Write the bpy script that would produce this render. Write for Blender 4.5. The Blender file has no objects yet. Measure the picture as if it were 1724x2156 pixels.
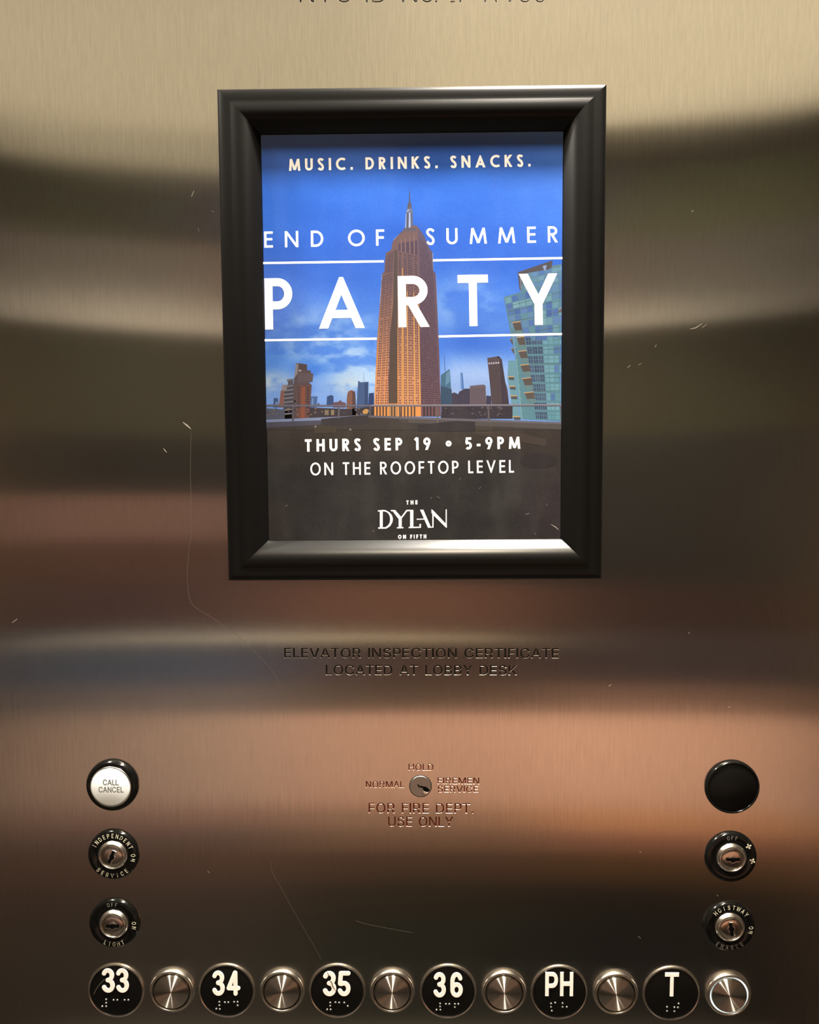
import bpy, bmesh, math, random
import numpy as np
from mathutils import Matrix, Vector

sc = bpy.context.scene
COL = sc.collection

# ------------------------------------------------------------------ camera
FPX, PCX, PCY = 1725.0, 862.0, 1078.0
CAM_D, CAM_Z = 0.57, 1.70
PITCH, YAW, ROLL = math.radians(4.189), math.radians(0.713), math.radians(-0.108)
def cam_basis():
    cp, sp = math.cos(PITCH), math.sin(PITCH); cw, sw = math.cos(YAW), math.sin(YAW); cr, sr = math.cos(ROLL), math.sin(ROLL)
    Rr = np.array([[cr, -sr, 0], [sr, cr, 0], [0, 0, 1]])
    Rp = np.array([[1, 0, 0], [0, cp, -sp], [0, sp, cp]])
    Ry = np.array([[cw, 0, -sw], [0, 1, 0], [sw, 0, cw]])
    return Ry @ Rp @ Rr                      # camera (right, up, forward) -> (X, Z, Y)
CM = cam_basis()
cd = bpy.data.cameras.new('camera'); cam = bpy.data.objects.new('camera', cd); COL.objects.link(cam)
cd.sensor_fit = 'VERTICAL'; cd.sensor_height = 24.0; cd.lens = 24.0 * FPX / 2156.0; cd.clip_start = 0.01
def _w(v): return Vector((v[0], v[2], v[1]))
r_, u_, f_ = _w(CM @ np.array([1, 0, 0])), _w(CM @ np.array([0, 1, 0])), _w(CM @ np.array([0, 0, 1]))
m = Matrix(((r_.x, u_.x, -f_.x, 0), (r_.y, u_.y, -f_.y, -CAM_D), (r_.z, u_.z, -f_.z, CAM_Z), (0, 0, 0, 1)))
cam.matrix_world = m
sc.camera = cam

# ------------------------------------------------------------------ world, exposure, lamps
sc.view_settings.view_transform = 'Standard'; sc.view_settings.look = 'None'
sc.view_settings.gamma = 1.0; sc.view_settings.use_curve_mapping = False
sc.view_settings.exposure = 0.0
wd = bpy.data.worlds.new('world'); sc.world = wd; wd.use_nodes = True
wd.node_tree.nodes['Background'].inputs[0].default_value = (0.02, 0.018, 0.015, 1)
wd.node_tree.nodes['Background'].inputs[1].default_value = 0.2
CEIL = 2.44; BACK = -1.72; XL, XR = -1.25, 1.15
WARM = (1.0, 0.86, 0.66)
def lamp(x, y, r, power, col=WARM):
    l = bpy.data.lights.new('downlight_lamp', 'AREA'); l.shape = 'DISK'; l.size = 2 * r; l.energy = power; l.color = col
    o = bpy.data.objects.new('downlight_lamp', l); COL.objects.link(o); o.location = (x, y, CEIL - 0.012)
    return o
LAMPS = [(0.15, -0.125, 0.028, 29.0, (1, .95, .87)), (-0.62, -0.125, 0.028, 24.0, (1, .95, .87)),
         (0.15, -0.22, 0.045, 9.0, WARM), (-0.62, -0.22, 0.045, 7.5, WARM)]
for a in LAMPS: lamp(*a)
# fill spots, added to brighten the rear wall and the buttons
FILL_SPOTS = [(0.60, -0.52, 0.45, BACK, 1.0, 420.0, 75), (-0.75, -0.52, -0.75, BACK, 1.1, 260.0, 75),   # two on the rear wall
         (0.06, -0.62, 0.0, 0.0, 1.27, 62.0, 36)]                                                    # one on the buttons
for x, y, ax, ay, az, p, cone in FILL_SPOTS:
    l = bpy.data.lights.new('fill_spot', 'SPOT'); l.energy = p; l.color = WARM; l.spot_size = math.radians(cone); l.spot_blend = 0.6; l.shadow_soft_size = 0.03
    o = bpy.data.objects.new('fill_spot', l); COL.objects.link(o); o.location = (x, y, CEIL - 0.03)
    o.rotation_euler = Vector((ax - x, ay - y, az - CEIL)).to_track_quat('-Z', 'Y').to_euler()
CEIL_GLOW = 0.90

# ------------------------------------------------------------------ helpers
def lin(c):
    out = []
    for v in c[:3]:
        v = v / 255.0
        out.append(v / 12.92 if v <= 0.04045 else ((v + 0.055) / 1.055) ** 2.4)
    return (out[0], out[1], out[2], 1.0)

def W(px, py, h=0.0):
    """point of the panel (or of a plane h in front of it) seen at a photo pixel"""
    d = CM @ np.array([px - PCX, -(py - PCY), FPX])
    s = (CAM_D - h) / d[2]
    return Vector((d[0] * s, -h, CAM_Z + d[1] * s))

def PX(x, y, z):
    v = np.array([x, z - CAM_Z, y + CAM_D]); c = CM.T @ v
    return PCX + FPX * c[0] / c[2], PCY - FPX * c[1] / c[2]

def tag(o, label=None, cat=None, group=None, kind=None):
    if label: o['label'] = label
    if cat: o['category'] = cat
    if group: o['group'] = group
    if kind: o['kind'] = kind
    return o

def empty(name, loc):
    o = bpy.data.objects.new(name, None); o.empty_display_size = 0.01; COL.objects.link(o); o.location = loc
    return o

def mesh_obj(name, verts, faces, mats, parent=None, loc=None, smooth=False, fmat=None, fcol=None, vcol=None):
    me = bpy.data.meshes.new(name)
    me.from_pydata([tuple(v) for v in verts], [], faces)
    for mt in (mats if isinstance(mats, (list, tuple)) else [mats]): me.materials.append(mt)
    if smooth: me.polygons.foreach_set('use_smooth', [True] * len(me.polygons))
    if fmat is not None: me.polygons.foreach_set('material_index', fmat)
    if fcol is not None or vcol is not None:
        ca = me.color_attributes.new('print', 'FLOAT_COLOR', 'CORNER')
        nl = len(me.loops); arr = np.ones((nl, 4), dtype=np.float32)
        if fcol is not None:
            i = 0
            for p, c in zip(me.polygons, fcol):
                arr[p.loop_start:p.loop_start + p.loop_total] = c
        else:
            vi = np.zeros(nl, dtype=np.int32); me.loops.foreach_get('vertex_index', vi)
            arr[:] = np.asarray(vcol, dtype=np.float32)[vi]
        ca.data.foreach_set('color', arr.ravel())
    me.update()
    o = bpy.data.objects.new(name, me); COL.objects.link(o)
    if parent: o.parent = parent
    if loc is not None: o.location = loc
    return o

def lathe(profile, n=72):
    """profile (r, h): turned about the axis that points out of the panel; returns verts, faces"""
    V, F, rows = [], [], []
    for r, h in profile:
        if r < 1e-7: rows.append([len(V)]); V.append((0, -h, 0)); continue
        rows.append(list(range(len(V), len(V) + n)))
        for i in range(n):
            a = 2 * math.pi * i / n; V.append((r * math.cos(a), -h, r * math.sin(a)))
    for a, b in zip(rows[:-1], rows[1:]):
        for i in range(n):
            j = (i + 1) % n
            if len(a) == 1 and len(b) == 1: continue
            if len(a) == 1: F.append((a[0], b[j], b[i]))
            elif len(b) == 1: F.append((a[i], a[j], b[0]))
            else: F.append((a[i], a[j], b[j], b[i]))
    return V, F

def fix_normals(o):
    bm = bmesh.new(); bm.from_mesh(o.data); bmesh.ops.recalc_face_normals(bm, faces=bm.faces); bm.to_mesh(o.data); bm.free(); o.data.update()

def turned(name, profile, mat, parent, n=72, auto=35):
    V, F = lathe(profile, n)
    o = mesh_obj(name, V, F, mat, parent, smooth=True)
    fix_normals(o)
    try: o.data.set_sharp_from_angle(angle=math.radians(auto))
    except Exception: pass
    return o

def box_obj(name, lo, hi, mat, parent=None):
    x0, y0, z0 = lo; x1, y1, z1 = hi
    V = [(x0, y0, z0), (x1, y0, z0), (x1, y1, z0), (x0, y1, z0), (x0, y0, z1), (x1, y0, z1), (x1, y1, z1), (x0, y1, z1)]
    F = [(0, 3, 2, 1), (4, 5, 6, 7), (0, 1, 5, 4), (1, 2, 6, 5), (2, 3, 7, 6), (3, 0, 4, 7)]
    return mesh_obj(name, V, F, mat, parent)

# ------------------------------------------------------------------ materials
class NT:
    def __init__(s, name):
        s.m = bpy.data.materials.new(name); s.m.use_nodes = True; s.t = s.m.node_tree
        s.t.nodes.clear(); s.out = s.t.nodes.new('ShaderNodeOutputMaterial')
    def n(s, typ, **kw):
        x = s.t.nodes.new(typ)
        for k, v in kw.items():
            if k.startswith('i_'):
                key = k[2:]
                x.inputs[int(key) if key.isdigit() else key.replace('_', ' ')].default_value = v
            else: setattr(x, k, v)
        return x
    def l(s, a, b): s.t.links.new(a, b)
    def math(s, op, a, b=None, clamp=False):
        x = s.n('ShaderNodeMath', operation=op, use_clamp=clamp)
        for i, v in enumerate((a, b)):
            if v is None: continue
            if isinstance(v, (int, float)): x.inputs[i].default_value = v
            else: s.l(v, x.inputs[i])
        return x.outputs[0]

def principled(name, col, rough=0.5, metal=0.0, spec=0.5, coat=0.0, noise=None, bump=None, emit=None):
    t = NT(name); b = t.n('ShaderNodeBsdfPrincipled')
    c = col if len(col) == 4 else (*col, 1)
    b.inputs['Base Color'].default_value = c; b.inputs['Roughness'].default_value = rough
    b.inputs['Metallic'].default_value = metal; b.inputs['Specular IOR Level'].default_value = spec
    b.inputs['Coat Weight'].default_value = coat; b.inputs['Coat Roughness'].default_value = 0.08
    tc = t.n('ShaderNodeTexCoord')
    if noise:
        sc_, amt = noise
        nz = t.n('ShaderNodeTexNoise', i_Scale=sc_, i_Detail=4.0); t.l(tc.outputs['Object'], nz.inputs['Vector'])
        mx = t.n('ShaderNodeMixRGB', blend_type='MULTIPLY'); mx.inputs[0].default_value = 1.0; mx.inputs[1].default_value = c
        mr = t.n('ShaderNodeMapRange', i_1=0.3, i_2=0.7, i_3=1 - amt, i_4=1 + amt); t.l(nz.outputs['Fac'], mr.inputs[0])
        t.l(mr.outputs[0], mx.inputs[2]); t.l(mx.outputs[0], b.inputs['Base Color'])
    if bump:
        sc_, st, dist = bump
        nz = t.n('ShaderNodeTexNoise', i_Scale=sc_, i_Detail=3.0); t.l(tc.outputs['Object'], nz.inputs['Vector'])
        bp = t.n('ShaderNodeBump', i_Strength=st, i_Distance=dist); t.l(nz.outputs['Fac'], bp.inputs['Height'])
        t.l(bp.outputs[0], b.inputs['Normal'])
    if emit:
        b.inputs['Emission Color'].default_value = (*emit[0], 1); b.inputs['Emission Strength'].default_value = emit[1]
    t.l(b.outputs[0], t.out.inputs[0]); return t.m

def brushed_steel():
    t = NT('brushed_steel_vertical')
    geo = t.n('ShaderNodeNewGeometry'); sep = t.n('ShaderNodeSeparateXYZ'); t.l(geo.outputs['Position'], sep.inputs[0])
    X, Z = sep.outputs['X'], sep.outputs['Z']
    # slight bow of the sheet: the reflections lean at the two sides, most near the top
    k = t.math('MULTIPLY', t.math('SUBTRACT', Z, 1.65), 1 / 0.12, clamp=True)
    x2 = t.math('POWER', t.math('ABSOLUTE', t.math('MULTIPLY', t.math('SUBTRACT', X, -0.02), 1 / 0.29)), 1.5)
    k2 = t.math('MULTIPLY', t.math('SUBTRACT', 1.66, Z), 1 / 0.14, clamp=True)
    tilt = t.math('MULTIPLY', t.math('ADD', t.math('MULTIPLY', k, -0.019), t.math('MULTIPLY', k2, 0.0)), x2)
    wn = t.n('ShaderNodeTexNoise', i_Scale=1.0, i_Detail=2.0)
    mp = t.n('ShaderNodeMapping'); mp.inputs['Scale'].default_value = (1.6, 1.0, 6.0); t.l(geo.outputs['Position'], mp.inputs[0]); t.l(mp.outputs[0], wn.inputs['Vector'])
    wob = t.math('MULTIPLY', t.math('SUBTRACT', wn.outputs['Fac'], 0.5), 0.005)
    wn2 = t.n('ShaderNodeTexNoise', i_Scale=1.0, i_Detail=2.0)
    mp2 = t.n('ShaderNodeMapping'); mp2.inputs['Scale'].default_value = (1.3, 1.0, 48.0); t.l(geo.outputs['Position'], mp2.inputs[0]); t.l(mp2.outputs[0], wn2.inputs['Vector'])
    wob2 = t.math('MULTIPLY', t.math('SUBTRACT', wn2.outputs['Fac'], 0.5), 0.006)
    tilt = t.math('ADD', t.math('ADD', tilt, wob), wob2)
    # hairline grain: fine vertical lines
    def streak(sx, sz, detail):
        mp = t.n('ShaderNodeMapping'); mp.inputs['Scale'].default_value = (sx, 1, sz)
        nz = t.n('ShaderNodeTexNoise', i_Scale=1.0, i_Detail=detail, i_Roughness=0.65)
        t.l(geo.outputs['Position'], mp.inputs[0]); t.l(mp.outputs[0], nz.inputs['Vector']); return nz.outputs['Fac']
    g1, g2 = streak(1100, 28, 3.0), streak(420, 70, 3.0)
    gx = t.math('MULTIPLY', t.math('SUBTRACT', g1, 0.5), 0.03)
    cmb = t.n('ShaderNodeCombineXYZ'); t.l(gx, cmb.inputs['X']); cmb.inputs['Y'].default_value = 0; t.l(tilt, cmb.inputs['Z'])
    add = t.n('ShaderNodeVectorMath', operation='ADD'); t.l(geo.outputs['Normal'], add.inputs[0]); t.l(cmb.outputs[0], add.inputs[1])
    nrm = t.n('ShaderNodeVectorMath', operation='NORMALIZE'); t.l(add.outputs[0], nrm.inputs[0])
    tan = t.n('ShaderNodeCombineXYZ'); tan.inputs['Z'].default_value = 1.0
    fac = t.math('ADD', 0.75, t.math('ADD', t.math('MULTIPLY', g1, 0.28), t.math('MULTIPLY', g2, 0.22)))
    colr = t.n('ShaderNodeMixRGB', blend_type='MULTIPLY'); colr.inputs[0].default_value = 1.0
    colr.inputs[1].default_value = (0.70, 0.66, 0.60, 1); t.l(fac, colr.inputs[2])
    g = t.n('ShaderNodeBsdfAnisotropic'); g.distribution = 'GGX'
    g.inputs['Roughness'].default_value = 0.148; g.inputs['Anisotropy'].default_value = 0.69
    t.l(colr.outputs[0], g.inputs['Color']); t.l(nrm.outputs[0], g.inputs['Normal']); t.l(tan.outputs[0], g.inputs['Tangent'])
    h = t.n('ShaderNodeBsdfAnisotropic'); h.distribution = 'GGX'
    h.inputs['Roughness'].default_value = 0.42; h.inputs['Anisotropy'].default_value = 0.5
    t.l(colr.outputs[0], h.inputs['Color']); t.l(nrm.outputs[0], h.inputs['Normal']); t.l(tan.outputs[0], h.inputs['Tangent'])
    mx = t.n('ShaderNodeMixShader'); mx.inputs[0].default_value = 0.025
    t.l(g.outputs[0], mx.inputs[1]); t.l(h.outputs[0], mx.inputs[2]); t.l(mx.outputs[0], t.out.inputs[0])
    return t.m

def spun_metal(name, col=(0.72, 0.68, 0.62), rough=0.33):
    """lathe-turned face: circular grooves, so light fans out from the centre"""
    t = NT(name)
    tn = t.n('ShaderNodeTangent', direction_type='RADIAL', axis='Y')
    tc = t.n('ShaderNodeTexCoord')
    sep = t.n('ShaderNodeSeparateXYZ'); t.l(tc.outputs['Object'], sep.inputs[0])
    ln = t.n('ShaderNodeVectorMath', operation='LENGTH'); t.l(tc.outputs['Object'], ln.inputs[0])
    nz = t.n('ShaderNodeTexNoise', noise_dimensions='1D', i_Scale=2600.0, i_Detail=2.0); t.l(ln.outputs['Value'], nz.inputs['W'])
    fac = t.math('ADD', 0.8, t.math('MULTIPLY', nz.outputs['Fac'], 0.4))
    cr = t.n('ShaderNodeMixRGB', blend_type='MULTIPLY'); cr.inputs[0].default_value = 1; cr.inputs[1].default_value = (*col, 1); t.l(fac, cr.inputs[2])
    g = t.n('ShaderNodeBsdfAnisotropic'); g.inputs['Roughness'].default_value = rough; g.inputs['Anisotropy'].default_value = 0.78
    t.l(cr.outputs[0], g.inputs['Color']); t.l(tn.outputs[0], g.inputs['Tangent']); t.l(g.outputs[0], t.out.inputs[0])
    return t.m

def print_mat(name, spec=0.15, grain=0.05):
    t = NT(name); a = t.n('ShaderNodeVertexColor', layer_name='print')
    tc = t.n('ShaderNodeTexCoord'); nz = t.n('ShaderNodeTexNoise', i_Scale=900.0, i_Detail=3.0); t.l(tc.outputs['Object'], nz.inputs['Vector'])
    mr = t.n('ShaderNodeMapRange', i_1=0.3, i_2=0.7, i_3=1 - grain, i_4=1 + grain); t.l(nz.outputs['Fac'], mr.inputs[0])
    mx = t.n('ShaderNodeMixRGB', blend_type='MULTIPLY'); mx.inputs[0].default_value = 1
    t.l(a.outputs['Color'], mx.inputs[1]); t.l(mr.outputs[0], mx.inputs[2])
    b = t.n('ShaderNodeBsdfPrincipled'); b.inputs['Roughness'].default_value = 0.6; b.inputs['Specular IOR Level'].default_value = spec
    t.l(mx.outputs[0], b.inputs['Base Color']); t.l(b.outputs[0], t.out.inputs[0]); return t.m

def clear_mat():
    t = NT('clear_plastic'); tr = t.n('ShaderNodeBsdfTransparent'); tr.inputs[0].default_value = (0.97, 0.97, 0.97, 1)
    g = t.n('ShaderNodeBsdfAnisotropic'); g.inputs['Roughness'].default_value = 0.12; g.inputs['Color'].default_value = (1, 1, 1, 1)
    df = t.n('ShaderNodeBsdfDiffuse'); df.inputs[0].default_value = (0.8, 0.78, 0.74, 1)
    fr0 = t.n('ShaderNodeFresnel', i_IOR=1.45); gg = t.n('ShaderNodeNewGeometry')     # thin sheet: no total reflection from its back
    fr = t.n('ShaderNodeMix'); fr.data_type = 'FLOAT'; fr.inputs[3].default_value = 0.05; t.l(gg.outputs['Backfacing'], fr.inputs[0]); t.l(fr0.outputs[0], fr.inputs[2])
    mx = t.n('ShaderNodeMixShader'); t.l(fr.outputs[0], mx.inputs[0]); t.l(tr.outputs[0], mx.inputs[1]); t.l(g.outputs[0], mx.inputs[2])
    # finger smears and dust
    tc = t.n('ShaderNodeTexCoord'); mp = t.n('ShaderNodeMapping'); mp.inputs['Scale'].default_value = (60, 1, 14); t.l(tc.outputs['Object'], mp.inputs[0])
    nz = t.n('ShaderNodeTexNoise', i_Scale=1.0, i_Detail=6.0); t.l(mp.outputs[0], nz.inputs['Vector'])
    mr = t.n('ShaderNodeMapRange', i_1=0.5, i_2=0.85, i_3=0.001, i_4=0.013); t.l(nz.outputs['Fac'], mr.inputs[0])
    m2 = t.n('ShaderNodeMixShader'); t.l(mr.outputs[0], m2.inputs[0]); t.l(mx.outputs[0], m2.inputs[1]); t.l(df.outputs[0], m2.inputs[2])
    t.l(m2.outputs[0], t.out.inputs[0]); return t.m

def worn_letter(name, col):
    t = NT(name); b = t.n('ShaderNodeBsdfPrincipled'); b.inputs['Roughness'].default_value = 0.5
    tc = t.n('ShaderNodeTexCoord'); nz = t.n('ShaderNodeTexNoise', i_Scale=420.0, i_Detail=3.0); t.l(tc.outputs['Object'], nz.inputs['Vector'])
    mr = t.n('ShaderNodeMapRange', i_1=0.32, i_2=0.45, i_3=0.0, i_4=1.0); t.l(nz.outputs['Fac'], mr.inputs[0])
    mx = t.n('ShaderNodeMixRGB'); mx.inputs[1].default_value = (0.02, 0.02, 0.018, 1); mx.inputs[2].default_value = (*col, 1)
    t.l(mr.outputs[0], mx.inputs[0]); t.l(mx.outputs[0], b.inputs['Base Color']); t.l(b.outputs[0], t.out.inputs[0]); return t.m

M = dict(
    steel=brushed_steel(),
    groove=principled('engraving_wall_metal', (0.62, 0.56, 0.48), 0.30, 1.0),
    paint_black=principled('engraving_black_paint', (0.003, 0.0024, 0.0016), 0.6, 0, 0.1),
    paint_red=principled('engraving_red_paint', (0.062, 0.007, 0.003), 0.5, 0, 0.2),
    groove_red=principled('engraving_wall_red', (0.62, 0.36, 0.26), 0.28, 1.0),
    frame=principled('satin_black_aluminium', (0.0022, 0.0021, 0.002), 0.31, 0.0, 0.30, 0.0, bump=(5200, 0.16, 0.0001)),
    chrome=principled('chrome', (0.86, 0.83, 0.77), 0.22, 1.0, bump=(300, 0.05, 0.0002)),
    chrome_soft=principled('satin_chrome', (0.66, 0.62, 0.55), 0.24, 1.0, bump=(500, 0.06, 0.0002)),
    core=principled('key_cylinder_metal', (0.62, 0.56, 0.50), 0.16, 1.0, bump=(260, 0.08, 0.0003)),
    lockface=principled('lock_face_metal', (0.50, 0.45, 0.41), 0.38, 1.0),
    black=principled('black_gloss_plastic', (0.003, 0.003, 0.0028), 0.13, 0.0, 0.35, noise=(300, .3)),
    plate=principled('black_plate', (0.0028, 0.0028, 0.0026), 0.35, 0.0, 0.22),
    gap=principled('dark_gap', (0.004, 0.004, 0.004), 0.6),
    hole=principled('keyway_black', (0.002, 0.002, 0.002), 0.6, 0, 0.04),
    ivory=principled('ivory_raised_numeral', lin((252, 240, 232)), 0.5, noise=(200, .05)),
    white_cap=principled('white_button_plastic', lin((222, 226, 228)), 0.4, noise=(60, .03)),
    grey_ink=principled('grey_button_ink', lin((105, 105, 103)), 0.5),
    letter=worn_letter('worn_cream_lettering', (0.60, 0.57, 0.43)),
    letter_faint=worn_letter('faint_lettering', (0.16, 0.155, 0.14)),
    braille=principled('worn_braille_dot', (0.22, 0.21, 0.19), 0.35, 0.6),
    spun=spun_metal('spun_steel_cap'),
    ring_light=principled('lit_button_halo', (0.8, 0.9, 1.0), 0.4, emit=((0.72, 0.92, 1.0), 3.2)),
    print_sky=print_mat('printed_sky'), print_ink=print_mat('printed_picture'),
    white_ink=principled('printed_white_lettering', (0.92, 0.92, 0.92), 0.6, 0, 0.15, noise=(900, .04)),
    paper=principled('paper', (0.8, 0.79, 0.76), 0.7),
    clear=clear_mat(),
    scratch=principled('scratch_metal', (0.75, 0.68, 0.58), 0.35, 0.7),
    scratch_dim=principled('fine_scratch_metal', (0.16, 0.13, 0.10), 0.4, 0.6),
)

# ------------------------------------------------------------------ the cab behind the camera (seen only as the steel's reflections)
def S(name, o): o['kind'] = 'structure'; return o
m_cream = principled('cream_ceiling', (0.62, 0.53, 0.37), 0.6, noise=(2, .05))
def glow_mat(k):
    t = NT('added_ceiling_glow'); em = t.n('ShaderNodeEmission'); em.inputs[0].default_value = (1.0, 0.83, 0.54, 1); em.inputs[1].default_value = k
    t.l(em.outputs[0], t.out.inputs[0]); return t.m
m_diff, m_glow_l, m_glow_margin = glow_mat(CEIL_GLOW), glow_mat(CEIL_GLOW * 0.74), glow_mat(CEIL_GLOW * 0.52)  # left part weaker; the plain margin is made to glow too
# ceiling with glowing patches added to mirror as the bright band
x0, x1 = XL, XR
ys = [0.0, -0.78, -1.42, BACK]; xs = [XL, XL + 0.10, -0.05, XR - 0.10, XR]
m_dim = principled('dimmed_ceiling_margin', (0.20, 0.175, 0.125), 0.6, noise=(2, .05))  # same ceiling, its dimness on the right put into a darker colour
V = [(x, y, CEIL) for y in ys for x in xs]; F, fm = [], []
for j in range(3):
    for i in range(4):
        a = j * 5 + i; F.append((a, a + 1, a + 6, a + 5)); fm.append({(1, 1): 3, (2, 1): 1, (1, 2): 4, (2, 2): 2, (3, 2): 2}.get((i, j), 0))
S('ceiling', mesh_obj('ceiling', V, F, [m_cream, m_diff, m_dim, m_glow_l, m_glow_margin], fmat=fm))
for i, a in enumerate(LAMPS):
    V, F = lathe([(a[2] + .002, 0), (a[2] + .004, .006), (a[2] + .012, .006), (a[2] + .016, 0)], 48)
    V = [(x, z, y) for x, y, z in V]
    o = S('', mesh_obj('trim_%d' % (i + 1), V, F, M['chrome_soft'], smooth=True)); o.location = (a[0], a[1], CEIL)
m_floor = principled('dark_stone_floor', (0.05, 0.045, 0.04), 0.35, noise=(9, .3))
S('', box_obj('floor', (XL, BACK, -0.05), (XR, 0.0, 0.0), m_floor))
def lam(name, c, rough=0.55, n=(6, .12)): return principled(name, c, rough, 0, 0.06, noise=n)
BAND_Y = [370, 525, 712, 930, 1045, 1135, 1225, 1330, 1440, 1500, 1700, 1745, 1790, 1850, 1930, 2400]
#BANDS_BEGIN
BAND_C = [  # light and dark of the mirrored bands, fitted into each patch's colour
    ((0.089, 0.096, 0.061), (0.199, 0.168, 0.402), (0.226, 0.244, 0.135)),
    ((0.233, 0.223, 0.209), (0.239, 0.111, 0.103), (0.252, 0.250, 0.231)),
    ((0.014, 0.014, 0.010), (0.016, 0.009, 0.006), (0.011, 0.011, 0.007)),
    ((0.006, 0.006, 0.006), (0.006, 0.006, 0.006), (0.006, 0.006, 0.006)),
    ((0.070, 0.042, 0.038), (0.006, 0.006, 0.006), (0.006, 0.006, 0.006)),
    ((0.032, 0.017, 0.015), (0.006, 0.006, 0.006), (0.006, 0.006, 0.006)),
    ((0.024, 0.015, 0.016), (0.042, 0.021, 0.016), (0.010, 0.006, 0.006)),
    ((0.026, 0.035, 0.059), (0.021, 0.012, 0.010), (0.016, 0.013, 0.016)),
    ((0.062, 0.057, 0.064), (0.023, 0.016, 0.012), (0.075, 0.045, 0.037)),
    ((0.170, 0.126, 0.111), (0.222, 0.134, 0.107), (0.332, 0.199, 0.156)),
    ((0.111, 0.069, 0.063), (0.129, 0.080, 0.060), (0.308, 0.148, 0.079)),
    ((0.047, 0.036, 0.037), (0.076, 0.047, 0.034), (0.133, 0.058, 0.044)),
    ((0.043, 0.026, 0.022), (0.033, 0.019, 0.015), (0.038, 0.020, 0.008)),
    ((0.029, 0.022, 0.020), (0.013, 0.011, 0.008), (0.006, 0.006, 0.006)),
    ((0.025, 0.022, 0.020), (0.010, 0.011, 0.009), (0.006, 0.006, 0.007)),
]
#BANDS_END
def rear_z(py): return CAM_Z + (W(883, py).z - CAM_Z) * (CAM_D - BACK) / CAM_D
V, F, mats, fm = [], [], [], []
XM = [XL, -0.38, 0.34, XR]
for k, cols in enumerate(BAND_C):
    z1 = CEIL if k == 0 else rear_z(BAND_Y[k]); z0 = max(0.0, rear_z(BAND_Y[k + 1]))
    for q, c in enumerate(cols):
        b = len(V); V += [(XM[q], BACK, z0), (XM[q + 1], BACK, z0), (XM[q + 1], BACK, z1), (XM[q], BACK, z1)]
        F.append((b, b + 1, b + 2, b + 3)); fm.append(len(mats)); mats.append(lam('rear_band_tone', c))
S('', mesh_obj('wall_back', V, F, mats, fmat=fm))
side = lam('side_laminate', (0.045, 0.032, 0.022))
S('', mesh_obj('wall_left', [(XL, 0, 0), (XL, BACK, 0), (XL, BACK, CEIL), (XL, 0, CEIL)], [(0, 1, 2, 3)], side))
S('', mesh_obj('wall_right', [(XR, 0, 0), (XR, BACK, 0), (XR, BACK, CEIL), (XR, 0, CEIL)], [(3, 2, 1, 0)], side))
# thin rod added at the rear wall, coloured pale to mirror as a glint
n = 24; V, F = [], []
for x in (-1.05, 0.25):
    for i in range(n):
        a = 2 * math.pi * i / n; V.append((x, BACK + 0.045 + 0.003 * math.cos(a), rear_z(1338) + 0.003 * math.sin(a)))
for i in range(n): F.append((i, (i + 1) % n, n + (i + 1) % n, n + i))
F += [tuple(range(n)), tuple(range(2 * n - 1, n - 1, -1))]
S('', mesh_obj('trim_5', V, F, principled('rail_glint_pale', (0.62, 0.56, 0.42), 0.3), smooth=True))

# ------------------------------------------------------------------ lettering from outlines
def load_font():
    try:
        import os
        p = os.path.join(bpy.utils.resource_path('LOCAL'), 'datafiles', 'fonts', 'Inter.woff2')
        return bpy.data.fonts.load(p)
    except Exception:
        return None
FONT = load_font()
_cache = {}
def raw_outlines(body, res=4, spacing=1.0):
    key = (body, res, spacing)
    if key in _cache: return _cache[key]
    cu = bpy.data.curves.new('txt', 'FONT'); cu.body = body; cu.space_character = spacing
    if FONT: cu.font = FONT
    ob = bpy.data.objects.new('txt', cu); COL.objects.link(ob)
    dg = bpy.context.evaluated_depsgraph_get(); dg.update()
    c2 = ob.evaluated_get(dg).to_curve(dg)
    polys = []
    for sp in c2.splines:
        pts = []
        if sp.type == 'BEZIER':
            bp = sp.bezier_points; nn = len(bp)
            for i in range(nn):
                a, b = bp[i], bp[(i + 1) % nn]
                p0, p1, p2, p3 = a.co.xy, a.handle_right.xy, b.handle_left.xy, b.co.xy
                straight = (abs((p1 - p0).cross(p3 - p0)) < 1e-6 and abs((p2 - p0).cross(p3 - p0)) < 1e-6)
                kk = 1 if straight else res
                for s in range(kk):
                    tt = s / kk; q = 1 - tt
                    v = p0 * q ** 3 + p1 * 3 * q * q * tt + p2 * 3 * q * tt * tt + p3 * tt ** 3
                    pts.append((v.x, v.y))
        else: pts = [(p.co.x, p.co.y) for p in sp.points]
        cl = []
        for p in pts:
            if not cl or math.hypot(p[0] - cl[-1][0], p[1] - cl[-1][1]) > 1e-5: cl.append(p)
        if len(cl) > 2 and math.hypot(cl[0][0] - cl[-1][0], cl[0][1] - cl[-1][1]) < 1e-5: cl.pop()
        if len(cl) > 2: polys.append(cl)
    ob.evaluated_get(dg).to_curve_clear(); bpy.data.objects.remove(ob); bpy.data.curves.remove(cu)
    _cache[key] = polys
    return polys

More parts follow.
